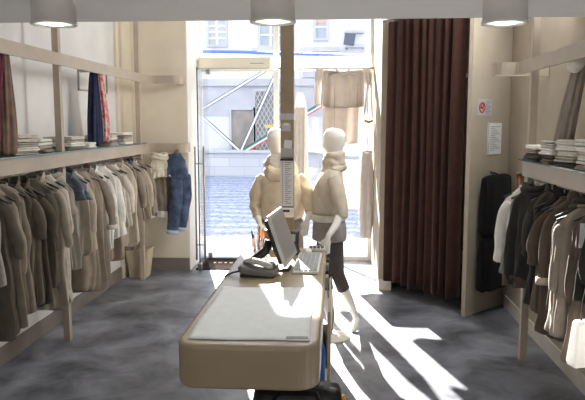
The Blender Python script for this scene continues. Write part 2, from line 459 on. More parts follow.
d1 = B(-1.745, -1.733, 8.2, 8.96, 0.06, 2.60).build('door_1', M['glass']); struct(d1)
for s_, nx in ((-1, -1.795), (1, -1.683)):
    h = MB(); h.tube([(nx, 8.26, 0.12), (nx, 8.26, 1.60)], 0.013, 10)
    for z in (0.32, 1.38): h.tube([(nx, 8.26, z), (-1.739, 8.26, z)], 0.008, 8)
    h.build('door_handle', M['steel'], d1, smooth=True)
MB().box(-1.765, -1.713, 8.17, 8.25, 0.0, 0.09).build('door_fitting', M['steel'], d1, bev=0.008)
MB().box(-1.765, -1.713, 8.88, 8.98, 0.0, 0.09).build('door_fitting', M['steel'], d1, bev=0.008)
MB().box(-1.765, -1.713, 8.88, 8.98, 2.56, 2.64).build('door_fitting', M['steel'], d1, bev=0.008)
e = MB(); e.box(-1.747, -1.731, 8.19, 8.2, 0.06, 2.6); e.build('glass_edge', M['glass_edge'], d1)

dm = thing('door_mat', 'dark brown entrance mat with golden lettering inside the doorway', 'mat', (-1.3, 8.55, 0))
B(-0.5, 0.62, -0.34, 0.36, 0, 0.012).build('mat_body', M['mat_dark'], dm)
for i in range(11):
    lt_ = lt_ if i not in (0, 5) else MB()
    x = -0.32 + i * 0.075 + (0.06 if i > 4 else 0)
    lt_.tube([(x + 0.02 * math.cos(a / 6 * 6.28) * (0.6 + 0.4 * (i % 2)), 0.03 + 0.03 * math.sin(a / 6 * 5.2), 0.014) for a in range(7)], 0.006, 5)
    if i in (4, 10): lt_.build('lettering', M['mat_gold'], dm)

# ------------------------------------------------------------------ ceiling spots
for i, (x, y) in enumerate(((-1.36, 3.14), (-0.298, 3.14), (0.806, 3.25))):
    where = ('above the wall with the blue scarf', 'above the till counter', 'above the rack by the no smoking sign')[i]
    t = thing('ceiling_spotlight', 'round surface mounted ceiling spotlight ' + where, 'ceiling light', (x, y, 2.37), 0, 'ceiling spotlights')
    MB().lathe([(0.098, 0.115), (0.104, 0.10), (0.104, 0.012), (0.108, 0.012), (0.11, 0.004), (0.108, 0.0), (0.094, 0.0), (0.088, 0.012), (0.088, 0.02)]).build('housing', M['lamp_body'], t, smooth=True)
    MB().lathe([(0.088, 0.014), (0.086, 0.009), (0.05, 0.006)]).build('diffuser', M['lens'], t, smooth=True)
    MB().lathe([(0.06, 0.007), (0.056, 0.003), (0.03, 0.002)]).build('bulb', M['lens_hot'], t, smooth=True)
    sd = bpy.data.lights.new('spot_lamp', 'SPOT'); sd.energy = 6; sd.spot_size = R(120); sd.spot_blend = 0.6; sd.shadow_soft_size = 0.06; sd.color = (0.97, 1, 0.93)
    so = bpy.data.objects.new('spot_lamp', sd); COL.objects.link(so); so.parent = t; so.location = (0, 0, -0.01)


# ------------------------------------------------------------------ racks
def rack(side):
    """side -1: along the white wall with the jeans; +1: the wall with the booth"""
    s = side
    if s < 0:
        t = thing('clothes_rack', 'taupe wall rack with glass shelf running up to the hanging jeans', 'clothes rack', (-2.29, 5.0, 0))
        wall, px_, posts, y0, y1, zt, zb = XL + 2.29, 0.0, (0.375 + 0.02, 2.64, -1.9), -3.2, 2.86, 2.375, 1.535
    else:
        t = thing('clothes_rack', 'taupe wall rack with glass shelf ending beside the no smoking sign', 'clothes rack', (1.48, 5.0, 0))
        wall, px_, posts, y0, y1, zt, zb = XR - 1.48, 0.0, (0.17, -2.2), -3.0, 0.30, 2.288, 1.49
    inn = s * 0.055
    for py in posts:
        B(min(0, inn) + s * 0.012, max(0, inn) + s * 0.012, py - 0.028, py + 0.028, 0, HC).build('post', M['taupe'], t, bev=0.003)
    if s < 0:
        up = [(0, y0), (0, y1 - 0.02)] + arc(0.10, y1 - 0.02, 0.10, 180, 90)[1:] + [(0.30, y1 + 0.08)] + arc(0.30, y1 + 0.16, 0.08, 270, 360)[1:] + [(0.38, 3.185)]
    else:
        up = [(0, y0), (0, 0.42), (-0.02, 0.46)] + [(-0.10, 0.47)] + arc(-0.10, 0.55, 0.08, 270, 90)[1:] + [(0.12, 0.63), (0.29, 0.63)]
    MB().strip(up, 0.024, zt, zt + 0.10).build('upper_rail', M['taupe'], t)
    if s < 0:
        lo = [(0, y0), (0, 2.70)] + [(0.0, 2.86)] + arc(0.08, 2.86, 0.08, 180, 90)[1:] + [(0.36, 2.94)] + arc(0.36, 3.02, 0.08, 270, 360)[1:] + [(0.44, 3.185)]
    else:
        lo = [(0, y0), (0, 0.20), (0.29, 0.20)]
    MB().strip(lo, 0.024, zb, zb + 0.115).build('lower_rail', M['taupe'], t)
    ye = 2.72 if s < 0 else 0.24
    sx = sorted((s * -0.03, wall))
    g = B(sx[0], sx[1], y0, ye, zb + 0.118, zb + 0.128).build('glass_shelf', M['shelf_glass'], t)
    ed = MB(); fx = s * -0.031
    ed.box(min(fx, fx - s * 0.002), max(fx, fx - s * 0.002), y0, ye, zb + 0.118, zb + 0.128); ed.box(sx[0], sx[1], ye, ye + 0.002, zb + 0.118, zb + 0.128)
    ed.box(sx[0], sx[1], y0 - 0.002, y0, zb + 0.118, zb + 0.128)
    ed.build('shelf_edge', M['glass_edge'], g)
    MB().tube([(s * 0.068, y0, zb - 0.02), (s * 0.068, ye - 0.06, zb - 0.02)], 0.0125, 12).build('hanging_bar', M['steel'], t, smooth=True)
    for yy in ([-2.6, -1.2, 0.1, 1.2, 2.5] if s < 0 else [-2.4, -0.9, 0.12]):
        k = MB(); k.box(*sorted((s * 0.058, s * 0.08)), yy - 0.01, yy + 0.01, zb - 0.02, zb + 0.10)
        k.box(*sorted((0, wall)), yy - 0.01, yy + 0.01, zb + 0.098, zb + 0.118)
        k.build('bracket', M['white_metal'], t)
    # pegs tying the upper rail to the wall
    for yy in ([-0.25, 1.6] if s < 0 else [-1.2]):
        MB().tube([(0, yy, zt + 0.05), (wall, yy, zt + 0.05)], 0.012, 8).build('wall_peg', M['steel'], t)
    return t


rack(-1); rack(1)
fl = thing('wall_loop', 'slim grey metal loop fixed high on the wall behind the blue scarf', 'wall bracket', (XL, 6.95, 2.23))
q = MB()
for z in (0, 0.21): q.box(0, 0.016, -0.42, 0.42, z, z + 0.014)
for y in (-0.42, 0.402): q.box(0, 0.016, y, y + 0.018, 0, 0.224)
q.build('loop', M['steel'], fl)


# ------------------------------------------------------------------ garments
def sgn(x): return -1 if x < 0 else 1


def hanger(loc, rz, desc, barz, group, wide=0.19, m='black'):
    """loc: neck point under the hook; barz: height of the bar above it"""
    t = thing('clothes_hanger', desc, 'hanger', loc, rz, group)
    h = MB(); pts = [(-wide, 0, -0.085), (-wide * 0.6, 0, -0.05), (-0.04, 0, -0.018), (0, 0, -0.008), (0.04, 0, -0.018), (wide * 0.6, 0, -0.05), (wide, 0, -0.085)]
    h.tube(pts, [0.012, 0.014, 0.013, 0.012, 0.013, 0.014, 0.012], 8, 0.7); h.build('shoulder_bar', M[m], t, smooth=True)
    k = MB(); top = barz
    pts = [(0, 0, -0.01), (0, 0, top - 0.02)] + [(0.017 * math.sin(a) - 0.017 * 0, 0, top + 0.0 + 0.017 * -math.cos(a)) for a in ()]
    pts += [(-0.016 * math.cos(R(a)) * -1 * -1, 0, top + 0.016 * math.sin(R(a))) for a in range(0, 200, 25)]
    k.tube(pts, 0.0035, 6); k.build('hook', M['steel'], t, smooth=True)
    return t


def garment_mesh(width, length, seed, depth=0.05, flare=1.1, k=5, amp=0.018, neck=0.075, drop=0.095, asym=0.0, n=80, rows=20):
    rnd = random.Random(seed); p1, p2, p3 = (rnd.uniform(0, 6.28) for _ in range(3))
    rings = []
    for i in range(rows + 1):
        t = i / rows
        if i == 0: w_, z, d = neck * 0.8, 0.012, 0.03
        elif i == 1: w_, z, d = neck, -0.004, 0.04
        elif i == 2: w_, z, d = width * 0.66, -drop * 0.45, 0.034
        elif i == 3: w_, z, d = width * 0.93, -drop * 0.95, 0.032
        elif i == 4: w_, z, d = width, -drop - 0.05, 0.036
        else:
            u = (i - 4) / (rows - 4)
            z = -drop - 0.05 - u * (length - drop - 0.05)
            w_ = width * (0.97 + (flare - 0.97) * u); d = 0.042 + (depth - 0.042) * min(1, u * 2.2)
        u = max(0, (i - 4) / (rows - 4))
        ring = []
        for j in range(n):
            a = 2 * math.pi * j / n
            ca, sa = math.cos(a), math.sin(a)
            x = w_ * sgn(ca) * abs(ca) ** 0.8; y = d * sgn(sa) * abs(sa) ** 0.75
            rip = amp * (0.25 + u) * (math.sin(k * a + p1 + u * 0.8) + 0.6 * math.sin((k + 3) * a + p2 - u) + 0.4 * math.sin(2 * a + p3) + 0.5 * u * math.sin(17 * a + p3 + 2 * math.sin(2 * u + p1))) * (1 if i > 2 else 0.15)
            x += rip * ca * 0.8; y += rip * (sa * 0.7 + 0.5 * (1 if sa > 0 else -1) * abs(ca) ** 2 * 0.6)
            zz = z + (asym * ca * u + 0.012 * math.sin(2 * a + p2) * u if i > 4 else 0)
            ring.append(Vector((x, y + 0.012 * math.sin(6 * u + p1) * u, zz)))
        rings.append(ring)
    return MB().loft(rings)


def sleeve_mesh(side, width, drop, slen, seed, r0=0.052, r1=0.036, out=0.03, fwd=0.0, bell=1.0):
    rnd = random.Random(seed * 7 + side)
    if side < 0: out = out * 0.3
    x0 = side * (width - 0.045); pts = []; rs = []
    for i in range(9):
        u = i / 8
        x = x0 + side * (out * math.sin(min(1, u * 1.6) * 1.57) + 0.0) + 0.008 * math.sin(u * 9 + seed)
        z = -drop - 0.005 - u * slen; y = fwd * u * u + 0.012 * math.sin(u * 7 + seed * 1.7)
        pts.append((x, y, z)); rs.append((r0 + (r1 * bell - r0) * u) * (1 + 0.09 * math.sin(u * 15 + seed)) * (0.75 if i == 0 else 1))
    return MB().tube(pts, rs, 14, 0.62, (1, 0, 0))


def garment(name, label, cat, loc, rz, mt, seed, group, width=0.185, length=0.85, sleeve=0.5, collar=None, buttons=False, hem=None, cuff=None, depth=0.05, flare=1.1, amp=0.032, k=6, fwd=0.02, out=0.03, asym=0, pocket=False):
    t = thing(name, label, cat, loc, rz, group)
    garment_mesh(width, length, seed, depth, flare, k, amp, asym=asym).crumple(0.016, 9, seed, (1, 1, 0.6)).build('body', mt, t, smooth=True, sub=1)
    if sleeve:
        for s_ in (-1, 1):
            sl = sleeve_mesh(s_, width, 0.098, sleeve, seed, out=out, fwd=fwd).crumple(0.014, 12, seed).build('sleeve', mt, t, smooth=True, sub=1)
            if cuff:
                c = sleeve_mesh(s_, width, 0.098, sleeve, seed, out=out, fwd=fwd)
                x0 = s_ * (width - 0.045 + out * (1 if s_ > 0 else 0.3)); z = -0.08 - sleeve
                MB().tube([(x0, fwd, z + 0.02), (x0, fwd, z - 0.025)], 0.048, 14, 0.78).build('cuff', cuff, sl, smooth=True)
    if collar == 'round':
        MB().tube([(0.072 * math.cos(a / 20 * 6.283), 0.04 * math.sin(a / 20 * 6.283), 0.006 + 0.012 * math.sin(a / 20 * 6.283)) for a in range(21)], 0.009, 8).build('neckband', mt, t, smooth=True)
    elif collar == 'shirt':
        c = MB()
        for s_ in (-1, 1):
            c.tube([(0, 0.045, 0.03), (s_ * 0.06, 0.03, 0.03), (s_ * 0.085, -0.02, 0.005), (s_ * 0.05, -0.055, -0.045)], [0.03, 0.032, 0.03, 0.018], 8, 0.45, (0, 0, 1))
        c.build('collar', mt, t, smooth=True, sub=1)
    elif collar == 'cowl':
        for r_, z in ((0.085, 0.012), (0.1, -0.022)):
            MB().tube([(r_ * math.cos(a / 20 * 6.283), 0.055 * math.sin(a / 20 * 6.283), z + 0.014 * math.sin(a / 10 * 6.283 + seed)) for a in range(21)], 0.022, 8).build('collar_fold', mt, t, smooth=True)
    if buttons:
        for i in range(5):
            MB().tube([(0.012, -depth - 0.018, -0.14 - i * 0.13), (0.012, -depth + 0.005, -0.14 - i * 0.13)], 0.008, 10).build('button', M['leather_dark'], t)
    if hem:
        rings = garment_mesh(width, length, seed, depth, flare, k, amp, asym=asym).v
        n = 80; last = [Vector(v) for v in rings[-n:]]; prev = [Vector(v) for v in rings[-3 * n:-2 * n]]
        c0 = sum(last, Vector()) / n
        MB().loft([[p + (p - Vector((0, 0, p.z))) * 0.03 for p in prev], [p + (p - Vector((0, 0, p.z))) * 0.035 - Vector((0, 0, 0.012)) for p in last]], False, False).build('hem_band', hem, t, smooth=True)
    if pocket:
        MB().box(0.03, 0.13, -depth - 0.022, -depth + 0.01, -length * 0.62, -length * 0.48).build('pocket', mt, t, bev=0.008)
    return t


FC = {k: fabric('cloth_' + k, c) for k, c in dict(
    white=(226, 223, 215), ivory=(206, 199, 187), sand=(184, 173, 157), tan=(156, 143, 127), taupe=(142, 131, 118), olive=(108, 100, 88),
    brown=(94, 84, 73), grey=(136, 133, 128), stone=(168, 162, 152), dark=(66, 61, 55), charcoal=(50, 48, 45), blue=(104, 112, 126), navy=(36, 42, 62),
    cobalt=(56, 72, 128), coffee=(90, 78, 68), black=(14, 13, 14), cream=(216, 208, 190), rose=(180, 166, 156)).items()}

GL = 'garments on the rack with the jeans'
GR = 'garments on the rack beside the no smoking sign'
ZL = 1.495
left = [
    # D, material, kind, label, kwargs
    (3.98, 'stone', 'blouse', 'pale grey blouse with crumpled sleeves at the frame edge of the jeans rack', dict(length=0.62, sleeve=0.55, collar='cowl', amp=0.024)),
    (4.14, 'olive', 'tunic', 'dark olive tunic behind the pale grey crumpled blouse', dict(length=1.04, sleeve=0.52, collar='round')),
    (4.26, 'tan', 'cardigan', 'long tan cardigan with a pale edge next to the dark olive tunic', dict(length=0.98, sleeve=0.60, collar='round')),
    (4.39, 'taupe', 'tunic', 'plain taupe tunic next to the long tan cardigan', dict(length=0.96, sleeve=0.5, collar='round')),
    (4.54, 'olive', 'shirt', 'olive safari shirt with buttons and a chest pocket under the brown scarf', dict(length=0.90, sleeve=0.42, collar='shirt', buttons=True, pocket=True)),
    (4.68, 'brown', 'shirt', 'brown shirt with short flared sleeves beyond the olive safari shirt', dict(length=0.93, sleeve=0.36, collar='shirt', out=0.07, buttons=True)),
    (4.83, 'olive', 'tunic', 'khaki tunic between the brown flared shirt and the sand long coat', dict(length=0.86, sleeve=0.5, collar='round')),
    (4.97, 'sand', 'coat', 'long sand coloured coat reaching lowest before the first post', dict(length=1.08, sleeve=0.64, collar='shirt', width=0.198, depth=0.065)),
    (5.10, 'ivory', 'dress', 'long ivory dress touching the first wooden post of the jeans rack', dict(length=1.06, sleeve=0.45, collar='round', depth=0.065)),
    (5.24, 'stone', 'blouse', 'stone grey blouse with a ruffled collar at the first post', dict(length=0.80, sleeve=0.52, collar='cowl', amp=0.024)),
    (5.52, 'blue', 'shirt', 'dusty blue shirt just past the first post', dict(length=0.24, sleeve=0, collar='shirt')),
    (5.60, 'sand', 'cardigan', 'sand cardigan with uneven hem next to the dusty blue shirt', dict(length=0.78, sleeve=0.55, collar='round', asym=0.05)),
    (5.78, 'tan', 'tunic', 'long taupe brown tunic reaching lowest past the first post', dict(length=1.12, sleeve=0.58, collar='round', width=0.19)),
    (5.94, 'taupe', 'coat', 'taupe coat with turned cuffs before the white shirts', dict(length=1.10, sleeve=0.66, collar='shirt', cuff='c', width=0.195, out=0.05)),
    (6.14, 'white', 'shirt', 'white long shirt next to the taupe coat with cuffs', dict(length=0.80, sleeve=0.44, collar='shirt', depth=0.07, width=0.198)),
    (6.30, 'white', 'blouse', 'loose white blouse with wide sleeves in the middle of the jeans rack', dict(length=0.72, sleeve=0.55, collar='round', out=0.06, width=0.20)),
    (6.46, 'tan', 'skirt', 'brown skirt hanging lower behind the white blouse', dict(length=1.0, sleeve=0, flare=1.0)),
    (6.62, 'ivory', 'blouse', 'ivory blouse just past the loose white blouse', dict(length=0.66, sleeve=0.48, collar='round', out=0.05)),
    (6.86, 'sand', 'cardigan', 'beige cardigan with an open collar before the cobalt shirt', dict(length=0.92, sleeve=0.62, collar='shirt', width=0.198, depth=0.07)),
    (7.02, 'taupe', 'jumper', 'taupe jumper behind the beige cardigan', dict(length=0.98, sleeve=0.58, collar='round')),
    (7.16, 'cobalt', 'shirt', 'cobalt blue short shirt near the window end of the jeans rack', dict(length=0.26, sleeve=0, collar='shirt')),
    (7.28, 'tan', 'jacket', 'tan jacket next to the cobalt blue shirt', dict(length=0.70, sleeve=0.62, collar='shirt')),
    (7.42, 'sand', 'jumper', 'sand jumper with long sleeves at the window end of the jeans rack', dict(length=0.68, sleeve=0.60, collar='round')),
    (7.55, 'taupe', 'jumper', 'last taupe jumper of the jeans rack by the second post', dict(length=0.66, sleeve=0.58, collar='round')),
]
rnd = random.Random(11)
for i, (D, c, nm, lab, kw) in enumerate(left):
    if kw.get('cuff'): kw['cuff'] = FC['ivory']
    if kw.get('sleeve'): kw['sleeve'] *= (0.95, 0.72, 0.84)[i % 3]; kw['out'] = kw.get('out', 0.03) + (0.0, 0.055, 0.03)[i % 3]
    rz = R(rnd.uniform(-4, 26)); loc = (-2.365 + rnd.uniform(-0.01, 0.02), D, ZL - rnd.uniform(0.0, 0.03) - 0.02)
    garment(nm, lab, nm, loc, rz, FC[c], 100 + i, GL, **kw)
    hanger(loc, rz, 'black hanger carrying the ' + ' '.join(lab.split()[:9]), 1.515 - loc[2], 'hangers on the jeans rack')

ZR = 1.45
right = [
    (5.06, 'white', 'blouse', 'off-white blouse with layered sleeves at the booth end of its rack', dict(length=0.62, sleeve=0.5, collar='round', out=0.07), 0.06),
    (4.96, 'grey', 'vest', 'grey sleeveless vest beside the off-white layered blouse', dict(length=0.7, sleeve=0, collar='round'), 0.03),
    (4.86, 'charcoal', 'coat', 'dark charcoal draped coat with lighter hem in front of the rack post', dict(length=0.74, sleeve=0.42, collar='cowl', hem='coffee', width=0.19, depth=0.08, out=0.03), 0.08),
    (4.66, 'dark', 'jacket', 'dark jacket with buttons and a collar next to the charcoal coat', dict(length=0.70, sleeve=0.4, collar='shirt', buttons=True, out=0.06, width=0.20), 0.0),
    (4.48, 'charcoal', 'tunic', 'plain charcoal tunic between the buttoned jacket and the coffee blouse', dict(length=0.78, sleeve=0.5, collar='round'), 0),
    (4.32, 'coffee', 'blouse', 'coffee brown blouse with a pointed draping hem', dict(length=0.86, sleeve=0.36, collar='round', out=0.09, asym=0.08), 0),
    (4.18, 'coffee', 'shirt', 'brown shirt with pale sleeve edges past the coffee blouse', dict(length=0.92, sleeve=0.46, collar='shirt', cuff='sand', out=0.06), 0),
    (4.04, 'dark', 'blouse', 'dark gathered blouse with twisted neck beneath the white folded tops', dict(length=0.7, sleeve=0.3, collar='cowl', amp=0.026), 0),
    (3.90, 'taupe', 'dress', 'long taupe brown dress with a straight hem by the white bag', dict(length=0.80, sleeve=0.42, collar='round', width=0.19, depth=0.085, flare=1.05), 0.04),
    (3.74, 'coffee', 'tunic', 'coffee tunic next to the taupe dress at the frame edge', dict(length=0.95, sleeve=0.5, collar='shirt'), 0),
    (3.56, 'charcoal', 'jacket', 'charcoal jacket with a swing tag at the frame edge', dict(length=0.5, sleeve=0.3, collar='shirt'), 0),
]
for i, (D, c, nm, lab, kw, dx) in enumerate(right):
    for q_ in ('cuff', 'hem'):
        if kw.get(q_): kw[q_] = FC[kw[q_]]
    rz = R(180 + rnd.uniform(-32, -6) - (26 if i in (2, 3) else 0)); loc = (1.55 - dx, D, ZR - rnd.uniform(0.0, 0.03) - 0.02)
    g = garment(nm, lab, nm, loc, rz, FC[c], 200 + i, GR, **kw)
    if 'swing tag' in lab:
        B(0.13, 0.2, -0.11, -0.106, -0.22, -0.08).build('swing_tag', M['paper'], g)
    hanger(loc, rz, 'black hanger carrying the ' + ' '.join(lab.split()[:9]), 1.47 - loc[2], 'hangers on the rack beside the sign')


# ------------------------------------------------------------------ folded clothes on the glass shelves
def folded(name, label, cat, loc, rz, mt, seed, w=0.28, d=0.28, h=0.03, group=None, fold=None):
    rnd = random.Random(seed); p = [rnd.uniform(0, 6.28) for _ in range(6)]
    t = thing(name, label, cat, loc, rz, group)

    def slab(z0, z1, sx, sy, k):
        rings = []
        poly = rrect(-sx / 2, sx / 2, -sy / 2, sy / 2, 0.018, 4)
        for zz, sc_ in ((0, 0.965), (0.12, 0.992), (0.5, 1.0), (0.88, 0.992), (1, 0.965)):
            rings.append([Vector((x * sc_ * (1 + 0.012 * math.sin(5 * y / sy + p[k])), y * sc_ * (1 + 0.015 * math.sin(4 * x / sx + p[k + 1])),
                                  z0 + (z1 - z0) * zz + (0.003 * math.sin(18 * x + p[k + 2]) if 0.1 < zz else 0))) for x, y in poly])
        return MB().loft(rings).crumple(0.009, 14, seed * 0.37 + k, (1, 1, 0.3))
    slab(0, h * 0.56, w, d, 0).build('lower_fold', mt, t, smooth=True, sub=1)
    slab(h * 0.5, h, w * 0.97, d * 0.97, 2).build('upper_fold', fold or mt, t, smooth=True, sub=1)
    return t


def stack(x, y, z, items, where, rz, seed, group):
    zz = z
    rn = random.Random(seed); n = len(items)
    ordn = ['bottom', 'second up', 'third up', 'fourth up', 'fifth up', 'sixth up']
    for i, (c, kind, h) in enumerate(items):
        o = 'topmost' if i == n - 1 and n > 1 else ordn[i]
        cn = {'white': 'white', 'ivory': 'ivory', 'sand': 'sand', 'taupe': 'taupe', 'olive': 'olive brown', 'brown': 'brown', 'coffee': 'coffee brown', 'grey': 'grey', 'dark': 'dark brown', 'stone': 'pale grey'}[c]
        folded('folded_' + kind, f'folded {cn} {kind}, {o} in pile {where}', kind, (x + rn.uniform(-.012, .012), y + rn.uniform(-.015, .015), zz), R(rz + rn.uniform(-6, 6)), FC[c], seed * 10 + i, h=h, group=group)
        zz += h + 0.0005
    return zz


GLS = 1.535 + 0.128 + 0.001
FS, FR_ = 'folded clothes on the shelf of the jeans rack', 'folded clothes on the shelf beside the sign'
stack(-2.44, 4.10, GLS, [('ivory', 'blouse', 0.028), ('white', 'blouse', 0.028), ('white', 'shirt', 0.028)], 'before the brown scarf', 4, 21, FS)
stack(-2.43, 4.76, GLS, [('stone', 'jumper', 0.028), ('white', 'jumper', 0.032), ('stone', 'jumper', 0.032), ('ivory', 'blouse', 0.028), ('ivory', 'jumper', 0.032)], 'after the brown scarf', -8, 22, FS)
stack(-2.45, 5.10, GLS, [('taupe', 'jumper', 0.028), ('sand', 'blouse', 0.028), ('white', 'blouse', 0.027), ('white', 'shirt', 0.028)], 'before the first post', 6, 23, FS)
stack(-2.44, 5.72, GLS, [('taupe', 'jumper', 0.030), ('white', 'jumper', 0.032), ('stone', 'blouse', 0.028), ('ivory', 'blouse', 0.027)], 'past the first post', -6, 24, FS)
stack(-2.43, 6.05, GLS, [('white', 'blouse', 0.028), ('white', 'shirt', 0.028)], 'below the blue scarf', 5, 25, FS)
stack(-2.43, 6.66, GLS, [('stone', 'jumper', 0.032), ('taupe', 'jumper', 0.032), ('white', 'blouse', 0.028), ('ivory', 'blouse', 0.024)], 'after the blue scarf', 4, 26, FS)
stack(-2.42, 7.12, GLS, [('white', 'jumper', 0.034), ('stone', 'jumper', 0.034), ('taupe', 'jumper', 0.032), ('white', 'shirt', 0.028)], 'at the shelf end by the jeans', -5, 27, FS)
GRS = 1.49 + 0.128 + 0.001
stack(1.60, 5.02, GRS, [('dark', 'jumper', 0.028), ('coffee', 'blouse', 0.027), ('taupe', 'blouse', 0.027), ('white', 'shirt', 0.034)], 'at the shelf end by the sign', 5, 31, FR_)
stack(1.595, 4.62, GRS, [('brown', 'jumper', 0.032), ('coffee', 'blouse', 0.028), ('white', 'blouse', 0.032), ('white', 'jumper', 0.032), ('stone', 'blouse', 0.028)], 'under the grey scarf', -4, 32, FR_)
stack(1.60, 4.28, GRS, [('dark', 'jumper', 0.030), ('stone', 'jumper', 0.034), ('ivory', 'jumper', 0.037), ('white', 'jumper', 0.037), ('ivory', 'blouse', 0.034)], 'beyond the grey scarf', 3, 33, FR_)
stack(1.60, 3.93, GRS, [('taupe', 'jumper', 0.034), ('white', 'jumper', 0.037), ('ivory', 'jumper', 0.037), ('white', 'blouse', 0.037), ('white', 'shirt', 0.037)], 'at the frame edge', 3, 34, FR_)


# ------------------------------------------------------------------ scarves
def scarf(label, loc, rz, length, w, mts, seed, knot=None, lean=0.0):
    """hangs from a hook under the rail at the origin; local X along the rail, local Y towards the wall"""
    t = thing('scarf', label, 'scarf', loc, rz)
    rnd = random.Random(seed)
    MB().tube([(0, 0, -0.03), (0, 0, 0.03), (0, -0.02, 0.05), (0, -0.045, 0.045)], 0.005, 6).build('hook', M['steel'], t)
    if knot: MB().tube([(-w * 0.22, 0.0, -0.01), (-w * 0.12, -0.03, -0.035), (0.02, -0.045, -0.055), (w * 0.2, -0.03, -0.03), (w * 0.26, 0, -0.005)], [0.03, 0.05, 0.058, 0.05, 0.03], 10, 0.8).build('knot', knot, t, smooth=True, sub=1)
    for k, (mt_, fx, fw, fl) in enumerate(mts):
        Lk = length * fl; rings = []; n = 48
        p1, p2 = rnd.uniform(0, 6), rnd.uniform(0, 6)
        for i in range(19):
            u = i / 18; sp = 0.5 + 0.5 * min(1, u * 1.25) ** 0.7; ring = []
            for j in range(n):
                a = 6.2832 * j / n
                r_ = 1 + 0.13 * math.sin(7 * a + p1 + 1.5 * u) + 0.10 * math.sin(11 * a + p2 - u) + 0.06 * math.sin(3 * a + 5 * u)
                ring.append(Vector((fx * w * (0.35 + 0.65 * min(1, u * 1.6)) + lean * u + w * fw * 0.5 * sp * r_ * math.cos(a) + 0.012 * math.sin(4 * u + p1), -0.012 * k + (0.05 * sp + 0.004) * r_ * math.sin(a), -0.005 - Lk * u + (0.018 * math.sin(4 * a + p2) if i == 18 else 0))))
            rings.append(ring)
        MB().loft(rings).build('tail', mt_, t, smooth=True, sub=1)
    return t


FC['scarf_red'] = fabric('red_check_cloth', (190, 60, 74), rgb2=(214, 190, 180), scale=26)
FC['scarf_navy'] = fabric('navy_check_cloth', (22, 27, 48), rgb2=(36, 44, 74), scale=18)
FC['scarf_brown'] = fabric('brown_scarf_cloth', (100, 80, 68), rgb2=(130, 106, 92), scale=10)
FC['scarf_plum'] = fabric('plum_scarf_cloth', (120, 60, 72), rgb2=(90, 50, 60), scale=10)
FC['scarf_grey'] = fabric('grey_scarf_cloth', (132, 122, 112), rgb2=(152, 142, 130), scale=12, stretch=(3, 3, 0.6))
FC['scarf_pale'] = fabric('pale_scarf_cloth', (232, 226, 212), rgb2=(180, 172, 160), scale=12)
scarf('brown scarf with a plum edge hanging from the upper rail of the jeans rack', (-2.36, 4.56, 2.41), R(90), 0.735, 0.30, [(FC['scarf_plum'], -0.5, 0.26, 0.9), (FC['scarf_brown'], 0.0, 0.66, 1.0)], 1, None, -0.05)
scarf('navy blue scarf with a red checked end hanging from the upper rail', (-2.36, 6.34, 2.41), R(90), 0.73, 0.36, [(FC['scarf_navy'], -0.14, 0.68, 1.0), (FC['scarf_pale'], 0.34, 0.16, 0.9), (FC['scarf_red'], 0.36, 0.34, 0.95)], 2)
scarf('long grey scarf with a pale knot hanging over the white folded clothes', (1.56, 4.33, 2.305), R(-90), 0.655, 0.28, [(FC['scarf_grey'], -0.1, 0.85, 1.0)], 3, FC['scarf_pale'], -0.27)

# ------------------------------------------------------------------ jeans and tops on the loop by the door
FC['denim'] = fabric('blue_denim', (48, 58, 78), rgb2=(88, 102, 126), scale=9, bump=0.3)
FC['denim_pale'] = fabric('denim_inside', (170, 180, 194), scale=9)
jn = thing('jeans', 'blue denim jeans with a brown belt hanging from the lower loop beside the door', 'jeans', (-1.94, 7.93, 1.535))
MB().tube([(-0.16, -0.03, -0.16), (-0.08, -0.06, -0.07), (-0.01, -0.05, 0.0), (0.015, -0.03, 0.03)], [0.018, 0.024, 0.024, 0.016], 8, 0.5, (0, 0, 1)).build('belt', M['leather'], jn, smooth=True)


def limb(pts, rs, seed, n=24, flat=0.7, k=4, amp=0.06):
    mb = MB(); pts = [Vector(p) for p in pts]; rings = []
    m_ = 5
    P, Rr = [], []
    for i in range(len(pts) - 1):
        for q_ in range(m_):
            u = q_ / m_; P.append(pts[i].lerp(pts[i + 1], u)); Rr.append(rs[i] + (rs[i + 1] - rs[i]) * u)
    P.append(pts[-1]); Rr.append(rs[-1]); a = Vector((1, 0, 0))
    for i, p in enumerate(P):
        t_ = (P[min(i + 1, len(P) - 1)] - P[max(i - 1, 0)]).normalized(); a = (a - t_ * a.dot(t_)).normalized(); b_ = t_.cross(a)
        ring = []
        for j in range(n):
            th = 6.2832 * j / n; r_ = Rr[i] * (1 + amp * math.sin(k * th + seed + i * 0.35) + amp * 0.7 * math.sin(i * 1.3 + seed + th))
            ring.append(p + a * (r_ * math.cos(th)) + b_ * (r_ * flat * math.sin(th)))
        rings.append(ring)
    return mb.loft(rings)


hp = limb([(-0.03, -0.05, 0.0), (-0.01, -0.06, -0.12), (0.02, -0.06, -0.25), (0.03, -0.06, -0.33)], [0.075, 0.12, 0.125, 0.11], 2)
hp.build('hip', FC['denim'], jn, smooth=True, sub=1)
for k_, (dx, dy) in enumerate(((-0.035, -0.085), (0.06, -0.03))):
    lg = limb([(0.02 + dx, dy, -0.25), (0.03 + dx, dy, -0.50), (-0.005 + dx, dy, -0.75), (-0.03 + dx, dy, -0.99 + 0.03 * k_)], [0.085, 0.085, 0.075, 0.07], 5 + k_).build('leg', FC['denim'], jn, smooth=True, sub=1)
    MB().tube([(-0.025 + dx, dy, -0.95 + 0.03 * k_), (-0.03 + dx, dy, -1.0 + 0.03 * k_)], 0.077, 16, 0.72).build('turn_up', FC['denim_pale'], lg, smooth=True)
MB().box(-0.1, 0.0, -0.15, -0.135, -0.3, -0.17).build('back_pocket', FC['denim'], jn, bev=0.01)
